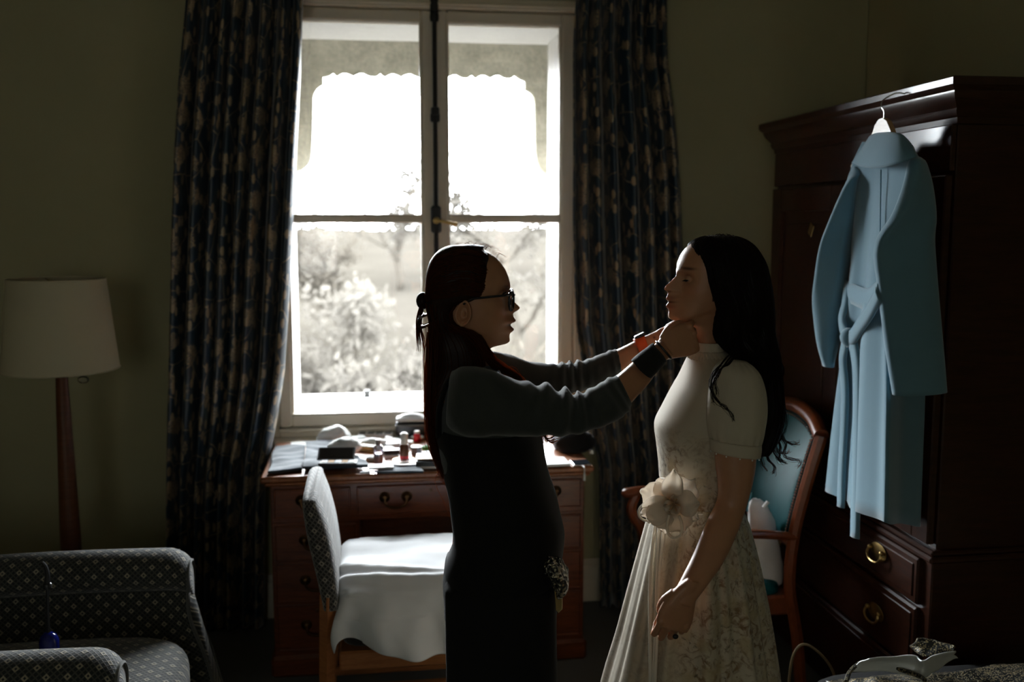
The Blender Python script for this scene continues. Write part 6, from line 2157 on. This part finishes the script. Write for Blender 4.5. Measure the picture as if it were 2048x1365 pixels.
a = np.linspace(0, 2 * PI, 120, endpoint=False)[None, :]
v = np.linspace(0, 1, 90)[:, None]
cen = Rd.mean(1, keepdims=True)
pl_ = .010 * np.sin(a * 9 + v * 3.0) * np.clip(v * 4 - .6, 0, 1) * np.clip(1.1 - v, 0.1, 1) + .006 * np.sin(a * 26) * np.clip((v - .75) * 5, 0, 1) + .012 * np.exp(-((v - .07) / .04) ** 2) * np.sin(a * 14)
Rd = cen + (Rd - cen) * (1 + pl_[..., None] * .9)
def pr_bod(c):
    z = c[:, 2]
    k = np.clip((zz(835) - z) / .10, 0, 1)
    return np.clip(k * (.7 + .8 * np.exp(-((c[:, 0] - (B_(1345, 930)[0])) / .07) ** 2)), 0, 1.3)
bod = with_print(mesh('bodice', loft(Rd, False, False), MT['dress'], bri, True, None, loft_uv(Rd)[:-2]), pr_bod)
solid(bod, .0015)
srows = [(1324, 996, 1471, 996, BD, .127), (1312, 1012, 1480, 1012, BD, .145), (1298, 1042, 1491, 1036, BD, .165), (1281, 1106, 1508, 1100, BD, .19), (1262, 1180, 1524, 1180, BD, .215), (1239, 1270, 1539, 1270, BD, .240), (1215, 1354, 1549, 1354, BD, .29), (1186, 1470, 1562, 1470, BD, .32), (1140, 1655, 1580, 1655, BD, .36)]
Rs = ring_rows(srows, bo0, n=200, sq=1.0, nr=110)
a = np.linspace(0, 2 * PI, 200, endpoint=False)[None, :]
v = np.linspace(0, 1, 110)[:, None]
cen = Rs.mean(1, keepdims=True)
fo = (.050 * np.sin(a * 11 + .8 * np.sin(a * 3)) + .028 * np.sin(a * 23 + 1.0) + .012 * np.sin(a * 41 + v * 2)) * (.25 + .75 * np.clip(v * 1.8, 0, 1))
Rs = cen + (Rs - cen) * (1 + fo[..., None] * np.array((.55, 1, 0)) )
def pr_sk(c):
    z = c[:, 2]
    k = .55 + .45 * np.sin(z * 9 + 1.2)
    near = np.clip((c[:, 0] - B_(1330, 1100)[0]) / .05, 0, 1)
    return np.clip(.35 + 1.05 * near * (.6 + k), 0, 1.6)
sk = with_print(mesh('skirt', loft(Rs, False, False), MT['dress'], bri, True, None, loft_uv(Rs)[:-2]), pr_sk)
solid(sk, .0015)
sl = [(1446, 722, 1492, 724, 2.385, .030), (1432, 734, 1508, 736, 2.37, .046), (1424, 752, 1521, 754, 2.36, .054), (1416, 787, 1530, 787, 2.35, .058), (1413, 826, 1532, 826, 2.34, .058), (1416, 858, 1527, 862, 2.335, .055), (1421, 876, 1520, 888, 2.335, .050)]
Rl = ring_rows(sl, bo0, n=90, sq=.92, nr=60)
a = np.linspace(0, 2 * PI, 90, endpoint=False)[None, :]
v = np.linspace(0, 1, 60)[:, None]
cen = Rl.mean(1, keepdims=True)
Rl = cen + (Rl - cen) * (1 + (.035 * np.sin(a * 16 + 1) * (np.exp(-(v / .22) ** 2) + np.exp(-((v - 1) / .14) ** 2)) + .015 * np.sin(a * 7 + v * 5))[..., None])
slo = with_print(mesh('sleeve', loft(Rl, True, False), MT['dress'], bri, True, None, loft_uv(Rl)[:-1]), lambda c: np.zeros(len(c)))
solid(slo, .0015)
Rc = ring_rows([(1420, 876, 1521, 888, 2.335, .051), (1421, 888, 1521, 901, 2.334, .051), (1422, 900, 1519, 914, 2.333, .050)], bo0, n=60, sq=.92, nr=8)
cu = with_print(mesh('sleeve_cuff', loft(Rc, False, False), MT['dress'], slo, True, None, loft_uv(Rc)[:-2]), lambda c: np.zeros(len(c)))
solid(cu, .003)
beads = [ball(p, .0022, 6, 5) for p in Rc[-1][::5] + np.array((0, 0, -.003))]
mesh('cuff_beads', cat(*beads), MT['pearl'], slo)
ru = ring_rows([(1384, 700, 1449, 700, BD, .056), (1381, 708, 1456, 708, BD, .066), (1377, 715, 1464, 716, BD, .076)], bo0, n=160, sq=.92, nr=8)
a_r = np.linspace(0, 2 * PI, 160, endpoint=False)
ru = ru + np.linspace(0, 1, 8)[:, None, None] * (np.sin(a_r * 34)[None, :, None] * .0035) * np.array((1, 1, .3)) + np.linspace(0, .004, 8)[:, None, None] * np.array((0, -1, 0))
with_print(solid(mesh('collar_ruffle', loft(ru, False, False), MT['dress'], bod, True, None, loft_uv(ru)[:-2]), .001), lambda c: np.zeros(len(c)))
nb_ = [ball(p * .5 + q * .5, .0022, 6, 5) for p, q in zip(Rd[9][::4], Rd[10][::4])]
mesh('neck_beads', cat(*nb_), MT['pearl'], bod)
slf = ring_rows([(1446, 722, 1492, 724, 2.62, .030), (1424, 752, 1515, 754, 2.65, .05), (1416, 826, 1520, 826, 2.67, .055), (1422, 900, 1505, 905, 2.68, .048)], bo0, n=50, nr=24)
with_print(mesh('sleeve', loft(slf, True, False), MT['dress'], bri, True, None, loft_uv(slf)[:-1]), lambda c: np.zeros(len(c)))
# belt cord, flower, ribbon loops and tails
wr_ = ring_rows([(1323, 1001, 1472, 1001, BD, .130)], bo0, n=60, sq=.92)[0]
mesh('waist_cord', tube(np.concatenate([wr_, wr_[:2]]), .0035, 8, False), MT['cream_cord'], bri)
FD = 2.355
fc = B_(1348, 1006, FD)
fl = bpy.data.objects.new('fabric_flower', None)
COL.objects.link(fl)
fl.parent = bri
fl.location = tuple(fc)
nrm = np.array((-.22, -.95, .12))
nrm /= np.linalg.norm(nrm)
rt = np.cross(nrm, (0, 0, 1.0))
rt /= np.linalg.norm(rt)
upv = np.cross(rt, nrm)
if rt[0] < 0:
    rt = -rt
def petal(ang, L, W, cup, mat, seed, lift=.0):
    n_, m_ = 18, 15
    P = np.zeros((n_, m_, 3))
    dx, dz_ = math.cos(ang), math.sin(ang)
    r2 = np.random.RandomState(seed)
    for i in range(n_):
        t = i / (n_ - 1)
        w = W * (math.sin(PI * min(1, t * .80 + .06)) ** .8) * (1.0 if t < .8 else 1 - ((t - .8) / .2) ** 2 * .45)
        for j in range(m_):
            s = j / (m_ - 1) * 2 - 1
            x = L * t * (1 - .10 * s * s * t)
            y = s * w
            h = cup * math.sin(t * 2.6) + .012 * s * s * t + .007 * math.sin(s * 6 + seed) * t * t + lift
            P[i, j] = rt * (x * dx - y * dz_) + upv * (x * dz_ + y * dx) + nrm * h
    P = P + noise3(P, seed, 3, 45)[..., None] * .006 * np.linspace(.1, 1, n_)[:, None, None]
    return solid(mesh('petal', grid(P), mat, fl, True, None), .0008, 0)
for k, (ang, L, W, cup, mt, li) in enumerate([(165, .074, .038, .018, 'petal', 0), (200, .070, .034, .014, 'petal', .002), (125, .060, .030, .010, 'petal', .0), (92, .068, .026, .016, 'petal', .004), (50, .064, .034, .022, 'petal', .004), (10, .056, .032, .020, 'petal', .002), (-32, .060, .026, .020, 'petal_core', .004), (-70, .062, .034, .014, 'petal', .0), (-105, .068, .038, .016, 'petal', .0), (-140, .062, .034, .010, 'petal', -.002),
                                             (70, .036, .022, .030, 'petal_core', .008), (180, .034, .022, .028, 'petal_core', .008), (-60, .036, .022, .026, 'petal_core', .008), (-160, .034, .020, .026, 'petal_core', .008)]):
    big = k < 10
    cc = (.004, .040, -.006, .030, .006, .036, -.008, .026, .002, .034)[k % 10] if big else .020
    petal(math.radians(ang), L * (1.18 if big else .7), W * (1.05 if big else .6), cc, MT['petal'], 50 + k, li + (.004 if k % 2 else 0))
stm = [tube(spline([nrm * .004, nrm * .022 + rt * .006 * math.cos(q) + upv * .006 * math.sin(q), nrm * .034 + rt * .016 * math.cos(q) + upv * .016 * math.sin(q)], 8), .0022, 6) for q in np.linspace(0, 6.28, 7)[:-1]]
mesh('stamens', cat(*stm), MT['petal_core'], fl)
lp1 = [B_(x, y, FD - .01) for x, y in ((1322, 1010), (1295, 1006), (1279, 1018), (1279, 1034), (1292, 1042), (1308, 1036), (1324, 1024))]
lp2 = [B_(x, y, FD - .05) for x, y in ((1338, 1030), (1334, 1052), (1338, 1070), (1350, 1077), (1362, 1070), (1364, 1050), (1358, 1032))]
for q in (lp1, lp2):
    mesh('ribbon_loop', tube(spline(q, 30), .0034, 8), MT['cream_cord'], bri)
def skirt_pt(px, py, off=-.008):
    """point on the camera side of the skirt under a pixel column"""
    i = int(np.clip(np.argmin(np.abs(Rs[:, :, 2].mean(1) - at_d(px, py, BD - .12)[2])), 0, 109))
    R = Rs[i]
    ux = (px - 1024) / FPX
    best, bj = 9, 0
    for j in range(0, 200):
        if R[j, 1] > .02:
            continue
        q = R[j] + bo0
        e_ = abs(q[0] / (q[1] * _cp * 1.0 - (q[2] - CAM_H) * _sp) - ux)
        if e_ < best:
            best, bj = e_, j
    return R[bj] + np.array((-.004, off, 0))
for xs_ in ((1318, 1309, 1304, 1303, 1303), (1324, 1318, 1314, 1312, 1309), (1334, 1326, 1320, 1316, 1312)):
    pts = [skirt_pt(x, y) for x, y in zip(xs_, (1034, 1090, 1170, 1260, 1350))]
    pts.append(pts[-1] + (pts[-1] - pts[-2]) * .8)
    mesh('ribbon_tail', tube(spline(pts, 30), .0042, 8, True, .6), MT['cream_cord'], bri)
mesh('ring', cat(ball(B_(1351, 1274, 2.17), (.007, .006, .006), 10, 8)), MT['black'], bri)
